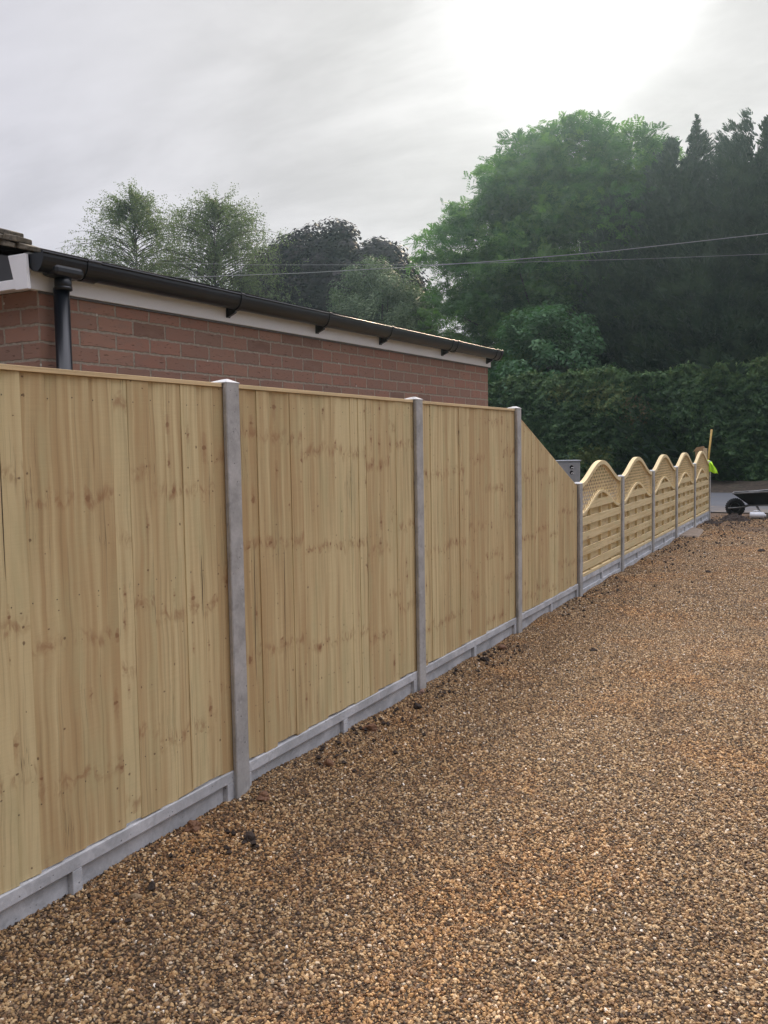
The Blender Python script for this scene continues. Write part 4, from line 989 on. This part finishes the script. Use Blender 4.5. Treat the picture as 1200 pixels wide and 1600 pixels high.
def hedge():
    R = np.random.RandomState(31); root = empty('hedge', (0, 26.3, 0), 'tall clipped dark green hedge along the far side of the road', 'hedge')
    X0, X1 = -30.0, 14.0
    def front(x, z): return 0.09*np.sin(x*1.3)+0.06*np.sin(x*2.9+z*2)+0.05*np.sin(x*5.3-z*3.7)+0.25*np.clip(z-2.2, 0, 9)**1.5*0.3
    def top(x): return 3.74+0.10*np.sin(x*0.9+1)+0.09*np.sin(x*2.3)+0.05*np.sin(x*5.1)+0.025*(x+3)
    n = 120000; x = R.uniform(X0, X1, n)
    # denser where the photo looks at it
    m2 = 60000; x = np.concatenate([x[:70000], R.uniform(-10, 2.5, m2)]); n = len(x)
    tz = R.uniform(0, 1.16, n); T = top(x); onface = tz < 1.0
    z = np.where(onface, 0.2+(T-0.2)*tz, T+R.normal(size=n)*.03)
    y = np.where(onface, front(x, z), front(x, z)+R.uniform(0, 1.8, n))
    clx = np.sin(x*7.1+3*np.sin(z*5))*np.sin(z*8.3+2*np.sin(x*6)); 
    dep = np.abs(R.normal(size=n))*0.10; y = y+dep*np.where(onface, 1, 0)-0.07*clx*onface; z = z-np.where(onface, 0, dep*.5)
    z += np.where(onface, 0, np.maximum(0, R.normal(size=n))*0.07)
    P = np.stack([x, y, z], 1)
    nr = np.where(onface[:, None], np.array([[0, -1, .35]]), np.array([[0, -.2, 1.0]])); nr = unit(nr+R.normal(size=(n, 3))*.55)
    A = perp(R, nr); A[:, 2] -= .3; A = unit(A); B = unit(np.cross(nr, A)); s = R.uniform(0.04, 0.085, (n, 1))
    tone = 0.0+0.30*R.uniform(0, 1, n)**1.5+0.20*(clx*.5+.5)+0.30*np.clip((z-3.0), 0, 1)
    # lighter yellow green bush and a bronze patch grown into the hedge
    def blob(cx, cz_, rx_, rz_): return np.clip(1.25-np.sqrt(((x-cx)/rx_)**2+((z-cz_)/rz_)**2+0.22*np.sin(x*9)*np.sin(z*11)), 0, 1)
    yg = np.maximum(blob(-5.0, 1.05, 0.75, 0.35), np.maximum(blob(-4.6, 2.9, 0.8, 0.5)*.8, blob(-6.0, 3.1, 0.5, 0.3)*.8)); bz = blob(-3.7, 2.35, 0.5, 0.6)
    pick = R.uniform(0, 1, n)
    tone = np.where(pick < yg*1.2, 0.62+0.13*R.uniform(0, 1, n), tone); tone = np.where(pick < bz*0.55, 0.9+.1*R.uniform(0, 1, n), tone)
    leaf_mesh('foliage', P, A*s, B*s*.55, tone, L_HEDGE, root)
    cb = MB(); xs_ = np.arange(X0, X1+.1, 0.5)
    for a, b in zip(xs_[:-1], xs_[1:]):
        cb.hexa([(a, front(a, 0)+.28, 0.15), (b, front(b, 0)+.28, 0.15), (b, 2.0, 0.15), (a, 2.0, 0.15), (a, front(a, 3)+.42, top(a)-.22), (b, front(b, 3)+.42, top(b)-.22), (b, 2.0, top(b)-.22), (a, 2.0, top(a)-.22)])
    cb.build('dark_core', mat_simple('dark_hedge_interior', (0.022, 0.03, 0.018), 0.95, 0, 12, 0.9, 0.9), root)  # solid dark core behind the leaves, in place of shaded inner branches
hedge()

# ------------------------------------------------------------------ overhead cables
def cable(pts, r, label):
    mb = MB(); P = []
    for i in range(len(pts)-1):
        for k in range(8): P.append(tuple(np.array(pts[i])*(1-k/8)+np.array(pts[i+1])*k/8))
    P.append(pts[-1]); mb.tube(P, r, 6)
    tag(mb.build('overhead_cable', CABLE, smooth=True), label, 'cable', 'overhead cables crossing the trees')
cable([(7.5, 20, 6.45), (3.5, 20, 6.30), (0.6, 20, 6.21), (-3.05, 20, 6.20), (-5.8, 20, 6.26), (-8.45, 20, 6.36), (-12, 20, 6.54), (-15.87, 20, 6.80), (-22, 20, 7.3)], 0.0085, 'thicker pale overhead cable, upper of the two at the right edge')
cable([(7.5, 20, 5.45), (3.5, 20, 5.58), (0.6, 20, 5.75), (-2.2, 20, 5.93), (-4.68, 20, 6.12), (-8.45, 20, 6.42), (-13.5, 20, 6.93), (-22, 20, 7.95)], 0.0045, 'thinner overhead cable, lower of the two at the right edge')

# ------------------------------------------------------------------ things at the far end
# wheelbarrow
def barrow():
    root = empty('wheelbarrow', (0.34, 16.1, 0.0), 'black wheelbarrow standing at the roadside, its wheel towards the fence', 'wheelbarrow', rz=math.radians(4))
    # local +x from the wheel towards the handles
    wt = MB(); cx, cz, R0 = 0.02, 0.185, 0.135; n = 28
    for i in range(n): pass
    pts = [(cx+R0*math.cos(2*PI*i/n), 0, cz+R0*math.sin(2*PI*i/n)) for i in range(n+1)]
    wt.tube(pts, 0.048, 10, cap=False)
    for i in range(n):    # tread lugs
        a = 2*PI*i/n; c = Vector((cx+(R0+.045)*math.cos(a), 0, cz+(R0+.045)*math.sin(a))); t = Vector((-math.sin(a), 0, math.cos(a))); nr = Vector((math.cos(a), 0, math.sin(a)))
        wt.obox(c, t*.009, Vector((0, .03, 0)), nr*.006)
    wheel = wt.build('wheel', RUBBER, root, smooth=False)
    rm = MB(); rm.tube([(cx, -0.03, cz), (cx, 0.075, cz)], 0.088, 20); rm.tube([(cx, -0.07, cz), (cx, 0.07, cz)], 0.018, 10); rm.build('rim', BLACK_PL, wheel)
    tr = MB()   # tray: tapering open basin
    topc = [(-0.02, -0.27, 0.47), (0.86, -0.33, 0.53), (0.86, 0.33, 0.53), (-0.02, 0.27, 0.47)]
    botc = [(0.27, -0.16, 0.25), (0.66, -0.20, 0.25), (0.66, 0.20, 0.25), (0.27, 0.16, 0.25)]
    th = 0.006
    for i in range(4):
        j = (i+1) % 4; tr.quad([botc[i], botc[j], topc[j], topc[i]])
        ins = lambda p, c=Vector((0.42, 0, 0.42)): tuple(Vector(p)+(c-Vector(p)).normalized()*0.014)
        tr.quad([ins(topc[i]), ins(topc[j]), ins(botc[j]), ins(botc[i])]); tr.quad([topc[i], topc[j], ins(topc[j]), ins(topc[i])])
    tr.quad(botc[::-1]); tr.quad([ins(p) for p in botc])
    tray = tr.build('tray', BLACK_PL, root, fix=False)
    rim = MB(); rim.tube(topc+[topc[0]], 0.013, 8); rim.build('tray_rim', TUBE_ST, tray, smooth=True)
    fr = MB()
    for sg in (-1, 1):
        fr.tube([(cx-0.12, sg*.075, cz-.01), (cx+.05, sg*.078, cz), (0.30, sg*.14, 0.235), (0.70, sg*.21, 0.245), (1.05, sg*.26, 0.42), (1.38, sg*.28, 0.56)], 0.015, 8)
    fr.tube([(cx-0.12, -.075, cz-.01), (cx-0.12, .075, cz-.01)], 0.013, 8)
    fr.build('frame', TUBE_ST, root, smooth=True)
    for sg in (-1, 1):
        lg = MB(); lg.tube([(0.40, sg*.16, 0.245), (0.46, sg*.2, 0.12), (0.50, sg*.2, 0.015), (0.60, sg*.2, 0.012), (0.68, sg*.2, 0.12), (0.70, sg*.2, 0.245)], 0.013, 8); lg.build('leg', TUBE_ST, root, smooth=True)
        gp = MB(); gp.tube([(1.28, sg*.2745, 0.517), (1.40, sg*.281, 0.568)], 0.019, 10); gp.build('grip', RUBBER, root, smooth=True)
barrow()
# tool lying across the tray
tb = MB(); tb.tube([(0.62, 15.95, 0.495), (0.88, 16.02, 0.53), (1.25, 16.1, 0.56), (1.75, 16.2, 0.63)], 0.014, 8)
tag(tb.build('tool_handle', TUBE_ST, smooth=True), 'pale straight tool handle lying across the wheelbarrow tray', 'tool')
# white container
def container():
    root = empty('plastic_container', (0.80, 15.75, 0.0), 'small white plastic container lying on the gravel beneath the wheelbarrow', 'container', rz=0.1)
    mb = MB(); mb.tube([(-.14, 0, .065), (-.125, 0, .065), (.10, 0, .065), (.12, 0, .062)], [.045, .062, .062, .045], 16)
    mb.build('body', WHITE_PL, root, smooth=True); nb = MB(); nb.tube([(.118, 0, .062), (.15, 0, .062)], .022, 12); nb.build('neck', WHITE_PL, root, smooth=True)
    hb = MB(); hb.tube([(-.09, 0, .12), (-.06, 0, .148), (.02, 0, .148), (.05, 0, .12)], .009, 8); hb.build('handle', WHITE_PL, root, smooth=True)
container()
# soil heap
def heap(loc, rx, ry, h, label, seed):
    import bmesh
    from mathutils import noise
    mb = MB(); n, m_ = 40, 14; rings = []
    for j in range(m_+1):
        q = j/m_; r = []
        for i in range(n):
            a = 2*PI*i/n; k = q*(1+0.22*noise.noise(Vector((math.cos(a)*1.5, math.sin(a)*1.5, seed))))
            z = h*(1-q**1.5)+0.05*noise.noise(Vector((math.cos(a)*k*5, math.sin(a)*k*5, seed+3)))*(1-q*.6)+0.03*noise.noise(Vector((math.cos(a)*k*14, math.sin(a)*k*14, seed+5)))
            r.append((math.cos(a)*k*rx, math.sin(a)*k*ry, z-.03*q))
        rings.append(r)
    for j in range(m_):
        for i in range(n):
            i2 = (i+1) % n; mb.quad([rings[j][i], rings[j+1][i], rings[j+1][i2], rings[j][i2]])
    return tag(mb.build('soil_heap', R_DK, loc=loc), label, 'soil heap')
heap((0.42, 15.35, -0.01), 0.32, 0.26, 0.13, 'dark brown heap of soil in front of the wheelbarrow wheel', 2)
heap((0.10, 14.5, -0.01), 0.35, 0.5, 0.05, 'low dark spread of soil beside the last fence post', 5)
# concrete haunch by the fourth arched panel
hb = MB(); hb.hexa([(-0.03, 11.75, -0.03), (0.28, 11.9, -0.03), (0.20, 13.2, -0.03), (-0.03, 13.3, -0.03), (-0.03, 11.8, 0.035), (0.22, 11.95, 0.022), (0.14, 13.1, 0.022), (-0.03, 13.25, 0.035)])
tag(hb.build('concrete_slab', mat_simple('pale_muddy_concrete', (0.33, 0.26, 0.20), 0.95, 0, 20, 0.5, 0.5), bevel=0.01), 'pale muddy slab on the ground at the foot of the fourth arched panel', 'slab')
# timber upright behind the last post, shaft and cloth
t1 = MB(); t1.box(-0.15, -0.08, 15.33, 15.38, 0, 1.36); tag(t1.build('timber_upright', TIMBER_P, bevel=0.003), 'pale sawn timber upright standing behind the last concrete post', 'timber')
t2 = MB(); t2.hexa([(-0.34, 15.385, 1.30), (-0.10, 15.385, 1.32), (-0.10, 15.42, 1.32), (-0.34, 15.42, 1.30), (-0.28, 15.385, 1.38), (-0.15, 15.385, 1.40), (-0.15, 15.42, 1.40), (-0.28, 15.42, 1.38)])
t2.box(-0.30, -0.26, 15.385, 15.42, 0, 1.3)
tag(t2.build('timber_batten', TIMBER_B, bevel=0.003), 'short brown timber with a crosspiece peeping over the last arched panel', 'timber')
def shovel():
    root = empty('digging_tool', (-0.10, 15.5, 0), 'tool with a slim yellow shaft leaning up behind the last arched panel', 'tool')
    a = MB(); a.tube([(-0.03, 0.02, 0.32), (0.0, 0.0, 0.9), (0.085, -0.03, 1.72)], [0.018, 0.018, 0.019], 10); a.build('shaft', YELLOW_W, root, smooth=True)
    b = MB(); b.hexa([(-.12, .03, .02), (.06, .03, .02), (.06, .045, .02), (-.12, .045, .02), (-.12, .012, .33), (.06, .012, .33), (.06, .03, .33), (-.12, .03, .33)]); b.build('blade', TUBE_ST, root, bevel=0.003)
shovel()
def cloth():
    # fluorescent cloth draped over the last post, with folds and thickness
    n, m_ = 16, 22; mb = MB(); P = {}
    for side in (0, 1):
        for i in range(n+1):
            for j in range(m_+1):
                s, t = i/n, j/m_
                wdt = 0.12+0.05*t; fold = 0.018*math.sin(s*13+t*2.5)*(0.3+t)+0.008*math.sin(s*29+t*5)
                xx = -0.10+s*wdt+0.075*t+0.015*math.sin(t*3); yy = 15.195+fold-0.02*math.sin(min(1, t*3)*PI/2)+(0.004 if side else 0)
                zz = 1.150-0.05*s*s-0.235*t+0.012*math.sin(s*9)*t
                if t < 0.15: yy += (0.15-t)*0.5; zz = min(zz, 1.15-0.05*s*s)-0.0
                P[side, i, j] = (xx, yy, zz-(0.004 if side else 0))
    for i in range(n):
        for j in range(m_):
            mb.quad([P[0, i, j], P[0, i+1, j], P[0, i+1, j+1], P[0, i, j+1]]); mb.quad([P[1, i, j+1], P[1, i+1, j+1], P[1, i+1, j], P[1, i, j]])
    for i in range(n): mb.quad([P[0, i, m_], P[0, i+1, m_], P[1, i+1, m_], P[1, i, m_]])
    for j in range(m_):
        mb.quad([P[0, 0, j], P[0, 0, j+1], P[1, 0, j+1], P[1, 0, j]]); mb.quad([P[0, n, j+1], P[0, n, j], P[1, n, j], P[1, n, j+1]])
    tag(mb.build('safety_cloth', HIVIS, smooth=True), 'fluorescent yellow green cloth hung over the top of the last concrete post', 'cloth')
cloth()
# grey metal box behind the sloping panel
def metal_box():
    root = empty('metal_box', (-1.66, 11.0, -0.03), 'grey metal box with two dark openings showing over the sloping panel', 'metal box', rz=math.radians(28))
    mb = MB(); w_, d_, z0, z1 = 0.27, 0.16, 0.0, 1.245
    mb.box(-w_, w_, 0, 2*d_, z0, z1); mb.build('body', GALV, root, bevel=0.018)
    lb = MB(); lb.box(-w_-.012, w_+.012, -.012, 2*d_+.012, z1+.001, z1+.022); lb.build('lid', GALV, root, bevel=0.006)
    fb_ = MB(); fb_.box(-w_+.01, w_-.01, -0.012, -0.0005, 0.90, 0.925); fb_.build('lower_lip', GALV, root, bevel=0.003)
    for z in (1.16, 1.075):
        ob = MB(); ob.tube([(0.13, -0.004, z), (0.13, 0.01, z)], 0.030, 16); ob.build('opening', mat_simple('black_void', (0.01, 0.01, 0.01), 0.9), root)
        rb = MB(); rb.tube([(0.143+0.018*math.cos(a), -0.006, z-0.016+0.010*math.sin(a)) for a in [k*PI/5 for k in range(6)]], 0.005, 6); rb.build('catch', WHITE_PVC, root)
metal_box()

# ------------------------------------------------------------------ added scattering volume, standing in for veiling glare of the lens
hz = MB(); hz.box(-950, 950, -350, 950, -1.1, 15.5)
m, nt, out = newmat('glare_volume')
pv = N(nt, 'VolumePrincipled', {'Color': (0.54, 0.78, 1.0, 1), 'Density': 0.00075, 'Anisotropy': 0.75})
nt.links.new(pv.outputs[0], out.inputs['Volume'])
tag(hz.build('glare_volume', m), kind='stuff', label='added scattering air standing in for lens glare', cat='glare_volume')
